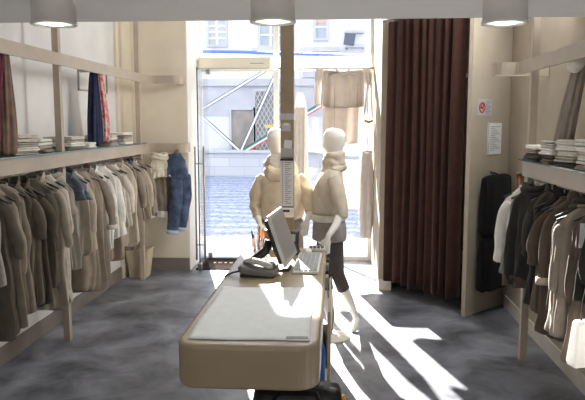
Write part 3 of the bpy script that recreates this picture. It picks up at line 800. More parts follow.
MB().tube([(0.0, -0.03, 0.0), (0.0, -0.02, 0.06), (0.0, 0.0, 0.115), (0.0, 0.02, 0.06)], 0.004, 6).build('hook', M['steel'], jn)

garment('skirt', 'taupe skirt with a white hem hanging between the cardigans and the jeans', 'skirt', (-2.17, 7.92, 1.42), R(8), FC['taupe'], 301, None, width=0.13, length=0.68, sleeve=0, hem=FC['white'], depth=0.05)
garment('camisole', 'crumpled cream camisole hung small on the loop beside the jeans', 'camisole', (-2.14, 7.82, 1.50), R(20), FC['cream'], 302, None, width=0.12, length=0.26, sleeve=0.12, collar='cowl', amp=0.03)
hanger((-2.14, 7.82, 1.50), R(20), 'wire hanger carrying the crumpled cream camisole', 0.05, None, 0.11, 'steel')
hanger((-2.17, 7.92, 1.42), R(8), 'wire hanger carrying the taupe skirt with white hem', 0.12, None, 0.12, 'steel')

bk = thing('waste_bin', 'beige tapered waste bin behind the second rack post', 'bin', (-2.42, 7.82, 0))
MB().loft([[Vector((x * s_, y * s_, z)) for x, y in rrect(-0.15, 0.15, -0.13, 0.13, 0.03, 4)] for s_, z in ((0.72, 0), (1, 0.34), (1.05, 0.345), (1.05, 0.36), (0.97, 0.36), (0.7, 0.03))]).build('bucket', M['beige_matte'], bk)

# ------------------------------------------------------------------ fitting booth: panel, curtain
pn = Vector((1.29, 6.33, 0)); pd = Vector((0.707, 0.707, 0)); nn = Vector((0.707, -0.707, 0))
PM = Matrix(((pd.x, -nn.x, 0, pn.x), (pd.y, -nn.y, 0, pn.y), (0, 0, 1, 0), (0, 0, 0, 1)))   # local x along the panel, local -y towards the room
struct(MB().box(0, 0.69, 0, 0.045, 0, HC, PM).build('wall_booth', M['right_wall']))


def panel_thing(name, label, cat, s, z, off=0.0):
    o = thing(name, label, cat, PM @ Vector((s, -off, z)), R(45)); return o


sg_ = panel_thing('no_smoking_sign', 'small white no smoking sign with a red ring on the booth panel', 'sign', 0.17, 2.045)
B(-0.065, 0.175, -0.004, 0, -0.075, 0.085).build('plate', M['paper_grey'], sg_)  # shade on the plate is put into its grey colour
rg = MB(); rg.tube([(0.046 * math.cos(a / 24 * 6.2832), -0.006, 0.046 * math.sin(a / 24 * 6.2832) + 0.005) for a in range(25)], 0.0065, 8); rg.tube([(-0.028, -0.006, 0.033), (0.028, -0.006, -0.023)], 0.005, 6)
rg.build('red_ring', M['red'], sg_)
cg = MB(); cg.box(-0.028, 0.012, -0.008, -0.004, -0.004, 0.006); cg.box(0.014, 0.022, -0.008, -0.004, -0.004, 0.006); cg.tube([(0.02, -0.006, 0.012), (0.024, -0.006, 0.02), (0.016, -0.006, 0.03)], 0.003, 5)
cg.build('cigarette', M['black'], sg_)
tx = MB()
for i in range(8): tx.box(0.065, 0.16 - 0.02 * (i % 3), -0.006, -0.004, 0.06 - i * 0.016, 0.066 - i * 0.016)
tx.build('fine_print', M['print'], sg_)
nt_ = panel_thing('notice_sheet', 'white notice sheet in a clip frame below the no smoking sign', 'notice', 0.40, 1.59)
B(-0.10, 0.13, -0.008, 0, 0, 0.31).build('sheet', M['paper'], nt_)
B(-0.11, -0.10, -0.016, 0, -0.005, 0.315).build('frame_edge', M['paper_grey'], nt_)
tx = MB()
for i in range(14): tx.box(-0.07, 0.10 - 0.03 * (i * 7 % 4), -0.0095, -0.008, 0.272 - i * 0.018, 0.277 - i * 0.018)
tx.build('printing', M['print'], nt_)

for nm, lab, s, z0, w_, L_, off, sd in (('garment_bag', 'black cloth bag hanging on the booth panel under the notice', 0.36, 1.40, 0.26, 0.62, 0.08, 41), ('garment_bag', 'lower black cloth bag hanging nearer the curtain on the booth panel', 0.32, 0.80, 0.24, 0.56, 0.09, 42)):
    o = panel_thing(nm, lab, 'bag', s, z0, off)
    rn = random.Random(sd); rings = []
    for i in range(12):
        u = i / 11; rings.append([Vector((w_ * sgn(math.cos(a)) * abs(math.cos(a)) ** 0.5 * (0.94 + 0.06 * u), 0.06 * sgn(math.sin(a)) * abs(math.sin(a)) ** 0.6 * (0.5 + 0.5 * min(1, u * 3)) + 0.006 * math.sin(5 * a + u), -L_ * u - (0.02 * math.sin(5 * a + sd) if i == 11 else 0) + 0.01 * math.sin(2 * a) * (1 - u))) for a in [6.2832 * j / 40 for j in range(40)]])
    MB().loft(rings).build('body', FC['black'], o, smooth=True, sub=1)
    MB().tube([(-0.06, 0, -0.02), (-0.03, 0.03, 0.0), (0, off - 0.005, 0.02), (0.03, 0.03, 0.0), (0.06, 0, -0.02)], 0.008, 8).build('strap', FC['black'], o, smooth=True)
    MB().tube([(0, off, 0.02), (0, off - 0.03, 0.016)], 0.008, 8).build('wall_hook', M['steel'], o)

cu = thing('booth_curtain', 'dark brown velvet curtain closing the corner fitting booth', 'curtain', (0.92, 6.86, 0.13))
A_, B_ = Vector((-0.36, 0.40, 0)), Vector((0.315, -0.39, 0)); dv = (B_ - A_).normalized(); nv = Vector((-dv.y, dv.x, 0)); Lc = (B_ - A_).length
rings = []
rn = random.Random(5); ph = []; x = 0.0
for i in range(17):
    z = i / 16 * 2.85; row = []
    for j in range(241):
        u = j / 240
        uu = u + 0.02 * math.sin(9 * u + 1.0) + 0.012 * math.sin(23 * u)
        aamp = 0.052 * (0.75 + 0.35 * math.sin(14 * u + 2)) * (1.08 - 0.3 * z / 2.85)
        wv = math.sin(2 * math.pi * 9.5 * uu + 0.35 * math.sin(1.6 * z + 6 * u)); wv = sgn(wv) * abs(wv) ** 0.75
        p = A_ + dv * (Lc * u) + nv * (aamp * wv) + Vector((0, 0, z + (0.012 * math.sin(40 * u) if i == 0 else 0)))
        row.append(p)
    rings.append(row)
MB().loft(rings, closed=False).build('cloth', M['curtain'], cu, smooth=True, solid=0.004)
cr = thing('curtain_rail', 'metal curtain rail above the brown booth curtain', 'rail', (0.92, 6.86, 2.98))
MB().tube([A_ * 1.12 + Vector((0, 0, 0.03)), B_ * 1.12 + Vector((0, 0, 0.03))], 0.014, 10).build('rod', M['steel'], cr, smooth=True)
MB().tube([(-0.2, 0.225, 0.03), (-0.2, 0.225, HC - 2.98)], 0.01, 8).build('hanger_rod', M['steel'], cr)
bs = thing('booth_shelf', 'small white shelf seen inside the booth beside the curtain', 'shelf', (1.60, 7.6, 2.40))
B(-0.25, 0.174, -0.12, 0.12, 0, 0.05).build('board', M['white_metal'], bs)
bh = thing('booth_stool', 'low wooden stool inside the fitting booth', 'stool', (1.45, 7.75, 0))
B(-0.2, 0.2, -0.17, 0.17, 0.42, 0.46).build('seat', M['leather'], bh, bev=0.01)
for a in (-1, 1):
    for b2 in (-1, 1): MB().tube([(a * 0.16, b2 * 0.13, 0), (a * 0.14, b2 * 0.11, 0.42)], 0.018, 8).build('leg', M['leather'], bh)

for i, (c, lab, x, y, L_) in enumerate((('leather', 'wide tan brown leather belt hanging between the black bags and the rack', 1.555, 5.56, 0.98), ('leather_dark', 'dark brown leather belt hanging behind the tan brown belt', 1.64, 5.60, 0.9), ('leather_dark', 'narrow black brown belt closest to the rack post', 1.60, 5.46, 0.85))):
    o = thing('belt', lab, 'belt', (x, y, 1.47), R(20), 'leather belts at the rack end')
    st = MB()
    st.tube([(0, 0.012, 0.0), (0.0, 0.012, -L_ * 0.5), (0.004, 0.012, -L_)], 0.03 if i == 0 else 0.022, 8, 0.18, (1, 0, 0)); st.tube([(0, -0.012, 0.0), (0.003, -0.012, -L_ * 0.45), (0.0, -0.012, -L_ * 0.94)], 0.03 if i == 0 else 0.022, 8, 0.18, (1, 0, 0))
    st.tube([(0, 0.014, -0.005), (0, 0, 0.008), (0, -0.014, -0.005)], 0.028 if i == 0 else 0.02, 8, 0.2, (1, 0, 0))
    st.build('strap', M[c], o, smooth=True)
    MB().box(-0.03, 0.03, -0.02, -0.006, -L_ * 0.94 - 0.04, -L_ * 0.94).build('buckle', M['brass'], o, bev=0.003)
bhk = thing('belt_bar', 'thin metal bar on the wall that carries the leather belts', 'bar', (XR, 5.54, 1.478))
MB().tube([(0, 0, 0), (-0.26, 0.0, 0)], 0.007, 8).build('rod', M['steel'], bhk)
MB().tube([(-0.175, -0.09, 0), (-0.175, 0.08, 0)], 0.006, 8).build('cross_rod', M['steel'], bhk)
MB().tube([(-0.135, 0.0, 0), (-0.135, 0.08, 0)], 0.006, 8).build('cross_rod', M['steel'], bhk)

wb = thing('paper_bag', 'white paper shopping bag hanging low at the end of the rack by the frame edge', 'bag', (1.42, 3.62, 0.55), R(15))
MB().loft([[Vector((x, y, z)) for x, y in rrect(-w_, w_, -d_, d_, 0.01, 2)] for w_, d_, z in ((0.10, 0.04, 0), (0.105, 0.045, 0.02), (0.088, 0.03, 0.24), (0.08, 0.022, 0.26))]).build('body', M['bag_paper'], wb, bev=0.004)
MB().tube([(-0.05, 0, 0.25), (-0.03, 0, 0.5), (0.06, 0.0, 0.90), (0.03, 0, 0.5), (0.05, 0, 0.25)], 0.006, 8).build('cord_handle', M['leather_dark'], wb, smooth=True)

# ------------------------------------------------------------------ till counter
ct = thing('till_counter', 'beige till counter with thick rounded top in the middle of the shop', 'counter', (-0.375, 3.9, 0))
MB().prism(rrect(-0.33, 0.315, -1.17, 1.12, 0.11, 10), 0.725, 0.93).build('top_slab', M['beige'], ct, bev=0.02)
base = MB(); base.box(0.0, 0.20, -0.62, 1.08, 0.0, 0.725)
base.build('base_cabinet', M['beige_matte'], ct)
B(-0.005, 0.055, -0.68, -0.62, 0.0, 0.725).build('front_stile', M['white_metal'], ct)
B(0.335, 0.355, 0.15, 1.10, 0, 0.70).build('side_panel', M['beige_matte'], ct)
B(0.20, 0.335, -0.55, 1.08, 0.30, 0.325).build('shelf', M['beige_matte'], ct)
B(0.20, 0.335, -0.55, 1.08, 0.02, 0.045).build('shelf', M['beige_matte'], ct)
for i, y in enumerate((0.42, 0.62, 0.80, 0.98)):
    k = MB(); k.box(0.316, 0.336, y - 0.05, y + 0.05, 0.80, 0.87); k.tube([(0.33, y - 0.03, 0.80), (0.338, y, 0.72), (0.33, y + 0.03, 0.80)], 0.005, 6)
    tag(k.build('bulldog_clip', M['black'] if i % 2 else M['steel']), ('steel clip on the counter side by the glare', 'black clip on the counter side past the steel clip', 'second steel clip further along the counter side', 'black clip under the mannequin hand on the counter side')[i], 'clip', 'clips on the counter side').location = (-0.375, 3.9, 0)
for i, (y, c, lab) in enumerate(((-0.05, 'blue', 'blue plastic bottle on the counter side shelf'), (0.2, 'dark_grey', 'dark grey bottle next to the blue bottle on the counter shelf'))):
    o = thing('bottle', lab, 'bottle', (-0.10, 3.9 + y, 0.325))
    MB().lathe([(0.045, 0), (0.05, 0.01), (0.05, 0.20), (0.035, 0.24), (0.016, 0.26), (0.016, 0.29)], n=20).build('bottle_body', M[c], o, smooth=True)
    MB().lathe([(0.02, 0.285), (0.02, 0.32), (0.018, 0.325)], n=16).build('cap', M['white_plastic'] if i else M['blue'], o, smooth=True)

hb = thing('handbag', 'black leather handbag with brass hardware on the floor under the counter end', 'handbag', (-0.17, 3.0, 0))
MB().loft([[Vector((x * sx, y * sy, z)) for x, y in rrect(-0.22, 0.22, -0.12, 0.12, 0.07, 6)] for sx, sy, z in ((0.85, 0.8, 0.0), (1.0, 1.0, 0.03), (1.03, 1.02, 0.28), (1.02, 0.95, 0.52), (0.96, 0.7, 0.63), (0.88, 0.3, 0.665))]).build('body', M['leather_black'], hb, smooth=True, sub=1)
for s_ in (-1, 1):
    MB().tube([(-0.12, s_ * 0.07, 0.56), (-0.09, s_ * 0.11, 0.67), (0, s_ * 0.13, 0.70), (0.09, s_ * 0.11, 0.67), (0.12, s_ * 0.07, 0.56)], 0.011, 10).build('handle', M['leather_black'], hb, smooth=True)
ch = MB()
for i in range(9):
    y = -0.09 + i * 0.018; z = 0.62 - 0.025 * i - 0.06 * math.sin(i / 8 * 3.14)
    ch.tube([(0.225 + 0.012 * math.cos(a), y + (0.004 if i % 2 else 0.0), z + 0.016 * math.sin(a)) for a in [j / 8 * 6.2832 for j in range(9)]], 0.004, 6)
ch.build('chain', M['brass'], hb, smooth=True)
MB().box(0.19, 0.228, -0.05, 0.0, 0.56, 0.61).build('clasp', M['brass'], hb, bev=0.008)

# things on the counter
zt = 0.9305
sheet_m = fabric('quilted_cloth', (238, 240, 240), var=0.015)
nt = sheet_m.node_tree; bsd = nt.nodes['Principled BSDF']
tcn = [n for n in nt.nodes if n.type == 'TEX_COORD'][0]; bp = [n for n in nt.nodes if n.type == 'BUMP'][0]
vq = nt.nodes.new('ShaderNodeTexBrick'); vq.inputs['Scale'].default_value = 7; vq.inputs['Mortar Size'].default_value = 0.03; vq.inputs['Color1'].default_value = vq.inputs['Color2'].default_value = (1, 1, 1, 1); vq.inputs['Mortar'].default_value = (0, 0, 0, 1)
vq.inputs['Mortar Smooth'].default_value = 1.0
nt.links.new(tcn.outputs['Object'], vq.inputs['Vector']); nt.links.new(vq.outputs['Color'], bp.inputs['Height']); bp.inputs['Strength'].default_value = 0.25; bp.inputs['Distance'].default_value = 0.003
sh = thing('counter_cloth', 'pale quilted cloth spread over the front of the counter', 'cloth', (-0.385, 3.26, zt))
grid = []
for i in range(25):
    row = []
    for j in range(25):
        x = -0.275 + 0.55 * j / 24; y = -0.455 + 0.93 * i / 24
        row.append(Vector((x + 0.004 * math.sin(9 * y), y + 0.006 * math.sin(12 * x), 0.004 + 0.0025 * mnoise.noise(Vector((x * 9, y * 9, 1))))))
    grid.append(row)
MB().loft(grid, closed=False).build('sheet', sheet_m, sh, smooth=True, solid=0.004)
MB().box(0.14, 0.24, -0.452, -0.43, 0.004, 0.012, Matrix.Rotation(R(4), 4, 'Z')).build('folded_edge', M['paper_grey'], sh, bev=0.003)

# monitor: the screen looks towards the room side with the clothes bag, tilted back
mo = thing('monitor', 'flat grey computer monitor seen edge on, tilted back on the counter', 'monitor', (-0.335, 4.28, zt), R(-5))
TM = Matrix.Translation((0.055, 0, 0.06)) @ Matrix.Rotation(R(-19), 4, 'Y')
MB().box(-0.022, 0.0, -0.235, 0.235, 0, 0.345, TM).build('bezel', M['silver'], mo, bev=0.006)
MB().box(0.0, 0.0015, -0.215, 0.215, 0.03, 0.325, TM).build('screen', M['screen'], mo)
MB().box(-0.055, -0.022, -0.2, 0.2, 0.02, 0.32, TM).build('back_shell', M['black'], mo, bev=0.012)
MB().box(-0.09, -0.055, -0.07, 0.07, 0.06, 0.24, TM).build('mount', M['black'], mo, bev=0.01)
MB().tube([(-0.10, -0.02, 0.19), (-0.12, -0.03, 0.12), (-0.20, -0.05, 0.06), (-0.26, -0.06, 0.016)], [0.03, 0.03, 0.028, 0.03], 10, 0.7).build('arm', M['black'], mo, smooth=True)
MB().prism(rrect(-0.30, 0.05, -0.11, 0.05, 0.03, 5), 0, 0.016).build('foot', M['black'], mo, bev=0.004)

ph_ = thing('desk_phone', 'dark desk telephone with silver top and a cord beside the monitor', 'telephone', (-0.48, 4.07, zt), R(-4))
MB().loft([[Vector((x, y, z0 + (x + 0.11) / 0.22 * -0.02 + (y + 0.09) * 0.12 * f_)) for x, y in rrect(-0.12 * s_, 0.12 * s_, -0.09 * s_, 0.09 * s_, 0.03, 5)] for s_, z0, f_ in ((0.94, 0.022, 0), (1.0, 0.03, 0), (1.0, 0.05, 0.6), (0.93, 0.066, 1))]).build('body', M['phone'], ph_, smooth=False, bev=0.004)
MB().box(-0.11, 0.11, -0.085, 0.085, 0.0, 0.022).build('foot', M['black'], ph_, bev=0.006)
MB().tube([(-0.105, 0.02, 0.075), (-0.07, 0.0, 0.096), (0.0, -0.02, 0.092), (0.06, -0.04, 0.076), (0.098, -0.055, 0.055)], [0.02, 0.032, 0.03, 0.032, 0.02], 12, 0.6, (0, 1, 0)).build('handset', M['silver'], ph_, smooth=True, sub=1)
kp = MB()
for i in range(4):
    for j in range(3): kp.box(0.005 + i * 0.022, 0.02 + i * 0.022, 0.02 + j * 0.02, 0.033 + j * 0.02, 0.05, 0.073)
kp.build('keypad', M['keys'], ph_)
MB().tube([(-0.11, -0.02, 0.03), (-0.16, -0.04, 0.02), (-0.19, -0.03, 0.006), (-0.205, -0.07, 0.006), (-0.216, -0.10, -0.03), (-0.222, -0.13, -0.07)], 0.006, 8).build('cord', M['black'], ph_, smooth=True)

kb = thing('keyboard', 'white computer keyboard with grey keys on the sunlit counter side', 'keyboard', (-0.18, 4.42, zt), R(-1))
MB().box(-0.085, 0.085, -0.31, 0.31, 0, 0.018).build('case', M['white_plastic'], kb, bev=0.006)
for r_ in range(5):
    for c_ in range(14):
        if r_ == 0 and 4 <= c_ <= 8:
            if c_ > 4: continue
            y0, y1 = -0.29 + 4 * 0.0415, -0.29 + 9 * 0.0415 - 0.006
        else: y0, y1 = -0.29 + c_ * 0.0415, -0.29 + c_ * 0.0415 + 0.0355
        MB().box(0.072 - r_ * 0.030 - 0.025, 0.072 - r_ * 0.030, y0, y1, 0.016, 0.026).build('key', M['keys'], kb)

cp = thing('pen_cup', 'clear acrylic pen cup at the far edge of the counter', 'cup', (-0.585, 4.84, zt))
MB().loft([[Vector((r_ * math.cos(a), r_ * math.sin(a), z)) for a in [j / 24 * 6.2832 for j in range(24)]] for r_, z in ((0.04, 0), (0.046, 0.105), (0.043, 0.105), (0.037, 0.005))]).build('beaker', M['cup'], cp, smooth=True)
for i, (mm, dx, dy, L_, lab) in enumerate((('orange', 0.01, 0.0, 0.19, 'long orange pencil standing in the clear cup'), ('orange', 0.022, 0.012, 0.17, 'shorter orange pencil standing in the clear cup'), ('black', -0.02, -0.01, 0.16, 'black pen leaning outward in the clear cup'), ('red', -0.012, -0.018, 0.13, 'red pen in the clear cup'), ('blue', 0.012, -0.022, 0.12, 'blue pen in the clear cup'), ('white_plastic', 0.0, 0.022, 0.13, 'white pen in the clear cup'))):
    o = thing('pencil' if mm == 'orange' else 'pen', lab, 'pencil' if mm == 'orange' else 'pen', (-0.585 + dx, 4.84 + dy, zt + 0.006), 0, 'pens in the clear cup')
    MB().tube([(0, 0, 0), (dx * 0.9, dy * 0.6, L_ * 0.9)], 0.008 if mm == 'orange' else 0.0055, 8).build('shaft', M[mm], o)
    MB().tube([(dx * 0.9, dy * 0.6, L_ * 0.9), (dx, dy * 0.66, L_)], [0.008 if mm == 'orange' else 0.0055, 0.002], 8).build('tip', M['leather'] if mm == 'orange' else M['black'], o)
wj = thing('wood_tumbler', 'small reddish wooden tumbler behind the pen cup', 'tumbler', (-0.51, 4.93, zt))
MB().lathe([(0.026, 0), (0.03, 0.01), (0.03, 0.13), (0.034, 0.135), (0.034, 0.15), (0.02, 0.155)], n=20).build('tumbler_body', M['leather'], wj, smooth=True)

ctm = thing('card_terminal', 'black card terminal standing behind the monitor', 'card terminal', (-0.31, 4.76, zt), R(-15))
MB().loft([[Vector((x * s_, y * s_ + oy, z)) for x, y in rrect(-0.045, 0.045, -0.04, 0.04, 0.015, 4)] for s_, oy, z in ((1.1, 0, 0), (1.1, 0, 0.02), (0.8, 0.01, 0.06), (0.85, 0.015, 0.15), (0.75, 0.02, 0.17))]).build('body', M['dark_grey'], ctm, bev=0.006)
MB().box(-0.028, 0.028, -0.03, -0.018, 0.10, 0.15).build('display', M['screen'], ctm)
ms = thing('computer_mouse', 'pale computer mouse between the card terminal and keyboard', 'mouse', (-0.20, 4.80, zt), R(10))
MB().loft([[Vector((x * s_, y * s_, z)) for x, y in rrect(-0.032, 0.032, -0.055, 0.055, 0.03, 6)] for s_, z in ((0.95, 0), (1, 0.01), (0.85, 0.026), (0.45, 0.036))]).build('shell', M['white_plastic'], ms, smooth=True, sub=1)
cal = thing('calculator', 'pale desk calculator with dark keys at the window end of the counter', 'calculator', (-0.135, 4.915, zt), R(2))
MB().box(-0.065, 0.065, -0.06, 0.06, 0, 0.022).build('case', M['white_plastic'], cal, bev=0.005)
for i in range(4):
    for j in range(4): MB().box(-0.055 + i * 0.029, -0.033 + i * 0.029, -0.05 + j * 0.021, -0.035 + j * 0.021, 0.02, 0.028).build('key', M['dark_grey'], cal)
B(-0.055, 0.055, 0.038, 0.054, 0.022, 0.026).build('display', M['screen'], cal)

# ------------------------------------------------------------------ pillar with papers
pl = struct(B(-0.432, -0.328, 5.16, 5.26, 0, HC).build('column_1', M['pillar']))
def note(name, label, x0, x1, z0, z1, m, th=0.003):
    o = thing(name, label, 'paper' if 'note' in name else name.replace('_', ' '), ((x0 + x1) / 2, 5.16, z0))
    B(-(x1 - x0) / 2, (x1 - x0) / 2, -th, 0, 0, z1 - z0).build('sheet', M[m], o); return o
o = thing('tape_band', 'silver tape band wrapped around the brown pillar', 'tape', (-0.38, 5.21, 1.925))
MB().loft([[Vector((x * 1.0, y * 1.0, z)) for x, y in rrect(-0.0545, 0.0545, -0.0525, 0.0525, 0.002, 1)] for z in (0, 0.05)], True, True).build('band', M['tape'], o)
o2 = note('paper_note', 'square grey note taped high on the brown pillar', -0.422, -0.352, 1.835, 1.895, 'tape'); B(-0.02, 0.02, -0.005, -0.003, 0.045, 0.065).build('tape', M['paper'], o2)
o2 = note('paper_note', 'crooked pale note taped in the middle of the pillar', -0.408, -0.345, 1.70, 1.765, 'paper'); o2.rotation_euler = (0, R(6), 0)
note('paper_note', 'wide pale note taped just above the price list', -0.430, -0.332, 1.63, 1.70, 'paper_grey')
o2 = note('price_list', 'tall grey price list board on the lower pillar', -0.434, -0.330, 1.24, 1.615, 'paper', 0.012)
B(-0.052, 0.052, -0.018, 0, 0.362, 0.378).build('clip_bar', M['black'], o2)
tx = MB()
for i in range(22): tx.box(-0.038, -0.03, -0.0135, -0.012, 0.02 + i * 0.0155, 0.028 + i * 0.0155); tx.box(-0.015, 0.035 - 0.012 * (i * 5 % 3), -0.0135, -0.012, 0.02 + i * 0.0155, 0.0245 + i * 0.0155)
tx.build('printing', M['print'], o2)
o2 = thing('wall_box', 'small white box with a dark slot under the price list', 'box', (-0.378, 5.16, 1.15)); B(-0.045, 0.05, -0.04, 0, 0, 0.075).build('case', M['white_plastic'], o2, bev=0.006); B(-0.035, 0.02, -0.042, -0.04, 0.045, 0.062).build('slot', M['black'], o2)


# ------------------------------------------------------------------ mannequins
def ell(cx, cy, z, rx, ry, n=32, e=1.0): return [Vector((cx + rx * sgn(math.cos(a)) * abs(math.cos(a)) ** e, cy + ry * sgn(math.sin(a)) * abs(math.sin(a)) ** e, z)) for a in [6.2832 * j / n for j in range(n)]]


def rip_ell(cx, cy, z, rx, ry, k, amp, ph, n=48, tilt=0):
    return [Vector((cx + rx * (1 + amp * math.sin(k * a + ph) + amp * 0.6 * math.sin((k + 4) * a - ph)) * math.cos(a), cy + ry * (1 + amp * math.sin(k * a + ph) + amp * 0.6 * math.sin((k + 4) * a - ph)) * math.sin(a), z + tilt * math.cos(a) + 0.3 * amp * rx * math.sin(3 * a + ph))) for a in [6.2832 * j / n for j in range(n)]]


def hand(mb, wrist, d, side_v, curl=0.3):
    """palm and five fingers; d: pointing direction, side_v: towards the thumb"""
    w0 = Vector(wrist); d = Vector(d).normalized(); s_ = Vector(side_v); s_ = (s_ - d * s_.dot(d)).normalized(); n_ = d.cross(s_)
    mb.tube([w0 - d * 0.03, w0, w0 + d * 0.045, w0 + d * 0.09], [0.024, 0.025, 0.038, 0.036], 12, 0.5, s_)
    for i, L_ in enumerate((0.068, 0.078, 0.072, 0.056)):
        b0 = w0 + d * 0.08 + s_ * (0.028 - i * 0.019)
        dd = (d + s_ * (0.12 - i * 0.08)).normalized()
        p1 = b0 + dd * L_ * 0.5; p2 = p1 + (dd + n_ * curl).normalized() * L_ * 0.32; p3 = p2 + (dd + n_ * curl * 2).normalized() * L_ * 0.25
        mb.tube([b0 - dd * 0.02, p1, p2, p3], [0.0105, 0.010, 0.009, 0.0065], 8)
    t0 = w0 + d * 0.025 + s_ * 0.025; t1 = t0 + (d * 0.6 + s_ * 0.7).normalized() * 0.035; t2 = t1 + (d + s_ * 0.25).normalized() * 0.03
    mb.tube([w0 + d * 0.015 + s_ * 0.01, t0, t1, t2], [0.014, 0.0135, 0.0115, 0.008], 8)


def head(mb, cx, cy, z0, fx, fy, k=1.0):
    """egg head with softly modelled face towards (fx, fy)"""
    n = 36; prof = [(-0.13, 0.045, 0.048), (-0.09, 0.052, 0.052), (-0.055, 0.07, 0.058), (-0.02, 0.086, 0.068), (0.02, 0.096, 0.075), (0.06, 0.099, 0.078), (0.095, 0.085, 0.068), (0.118, 0.058, 0.046), (0.128, 0.02, 0.016)]
    f_ = Vector((fx, fy, 0)); s_ = Vector((-fy, fx, 0)); rings = []
    for z, rd, rw in prof:
        ring = []
        for j in range(n):
            a = 6.2832 * j / n; c_, sn = math.cos(a), math.sin(a); r_ = rd
            fr_ = max(0, c_) ** 8
            if -0.06 < z < -0.01: r_ += 0.016 * max(0, c_) ** 30
            if 0 < z < 0.05: r_ -= 0.006 * (math.exp(-((a - 0.4) / 0.18) ** 2) + math.exp(-((a - 5.883) / 0.18) ** 2))
            off = f_ * (0.012 if z < 0 and c_ > 0 and z > -0.1 else 0)
            ring.append(Vector((cx, cy, z0 + z * k)) + f_ * (r_ * k * c_) + s_ * (rw * k * sn) + off * c_)
        rings.append(ring)
    mb.loft(rings)


# second mannequin, stepping, faces the door side
X2, Y2 = -0.0, 5.85
m2 = thing('mannequin', 'white mannequin in taupe cowl top and grey shorts stepping beside the counter', 'mannequin', (0.03, 5.62, 0))
off2 = Vector((-0.03, -5.62, 0))
bd = MB()
bd.loft([ell(cx, Y2, z, rx, ry) for cx, z, rx, ry in ((-0.04, 0.82, 0.11, 0.15), (-0.045, 0.90, 0.125, 0.172), (-0.05, 0.98, 0.118, 0.168), (-0.06, 1.06, 0.10, 0.14), (-0.065, 1.13, 0.098, 0.13), (-0.075, 1.22, 0.11, 0.14), (-0.078, 1.31, 0.122, 0.155), (-0.05, 1.40, 0.10, 0.165), (-0.02, 1.46, 0.075, 0.13), (-0.008, 1.50, 0.055, 0.07), (-0.008, 1.56, 0.047, 0.05), (-0.01, 1.63, 0.047, 0.05))])
head(bd, -0.005, Y2, 1.722, -1, 0, 1.04)
bd.tube([(-0.02, 5.775, 0.90), (0.0, 5.79, 0.72), (0.03, 5.81, 0.545), (0.08, 5.86, 0.40), (0.15, 5.90, 0.24), (0.20, 5.91, 0.12)], [0.09, 0.08, 0.056, 0.054, 0.042, 0.029], 16)
bd.tube([(0.195, 5.925, 0.115), (0.212, 5.90, 0.085), (0.195, 5.85, 0.05), (0.182, 5.80, 0.022), (0.175, 5.765, 0.016)], [0.03, 0.034, 0.036, 0.034, 0.018], 12, 0.75)
bd.tube([(-0.06, 5.925, 0.90), (-0.085, 5.87, 0.70), (-0.085, 5.81, 0.50), (-0.05, 5.76, 0.28), (-0.02, 5.73, 0.09)], [0.092, 0.083, 0.06, 0.05, 0.034], 16)
bd.tube([(-0.0, 5.735, 0.08), (-0.035, 5.73, 0.05), (-0.10, 5.715, 0.038), (-0.155, 5.70, 0.032)], [0.036, 0.04, 0.036, 0.018], 12, 0.75)
bd.tube([(-0.01, 5.69, 1.41), (0.03, 5.64, 1.30), (0.055, 5.585, 1.14), (0.01, 5.50, 1.03), (-0.05, 5.41, 0.955)], [0.055, 0.05, 0.042, 0.036, 0.026], 14)
hand(bd, (-0.055, 5.40, 0.945), (-0.15, -0.25, -1), (-1, 0.2, 0), 0.35)
bd.tube([(-0.02, 6.01, 1.41), (0.0, 6.06, 1.28), (0.01, 6.09, 1.12), (-0.02, 6.11, 0.97), (-0.03, 6.12, 0.88)], [0.052, 0.048, 0.04, 0.034, 0.026], 14)
hand(bd, (-0.03, 6.12, 0.88), (-0.1, 0, -1), (-1, 0, 0), 0.3)
bd.v = [tuple(Vector(v) + off2) for v in bd.v]
bd.build('body', M['skin'], m2, remesh=0.011)


def shift(mb, o): mb.v = [tuple(Vector(v) + o) for v in mb.v]; return mb


FC['top2'] = fabric('taupe_jersey', (204, 193, 175)); FC['knit'] = fabric('cream_knit', (222, 214, 198), bump=0.6, bscale=140); FC['shorts2'] = fabric('grey_linen', (156, 147, 140)); FC['leggings'] = fabric('grey_leggings', (88, 80, 78))
tp = MB(); tp.loft([rip_ell(cx, Y2, z, rx, ry, 5, am, ph) for cx, z, rx, ry, am, ph in ((-0.055, 1.06, 0.145, 0.19, 0.035, 0), (-0.06, 1.12, 0.145, 0.185, 0.04, 0.6), (-0.06, 1.20, 0.138, 0.18, 0.03, 1.2), (-0.066, 1.28, 0.146, 0.185, 0.025, 1.8), (-0.06, 1.35, 0.14, 0.19, 0.02, 2.2), (-0.04, 1.42, 0.115, 0.18, 0.02, 2.4), (-0.02, 1.475, 0.09, 0.135, 0.02, 2.6), (-0.008, 1.51, 0.07, 0.085, 0.01, 2.6))])
shift(tp.crumple(0.018, 10, 7), off2).build('top', FC['top2'], m2, smooth=True, sub=1)
for s_, pts in ((0, [(-0.01, 5.70, 1.43), (0.03, 5.63, 1.31), (0.06, 5.575, 1.15), (0.055, 5.56, 1.085)]), (1, [(-0.02, 6.0, 1.43), (0.0, 6.07, 1.29), (-0.01, 6.08, 1.15), (-0.03, 6.075, 1.11)])):
    shift(limb(pts, [0.066, 0.068, 0.058, 0.055], 3 + s_, amp=0.05, flat=0.95), off2).build('sleeve', FC['top2'], m2, smooth=True, sub=1)
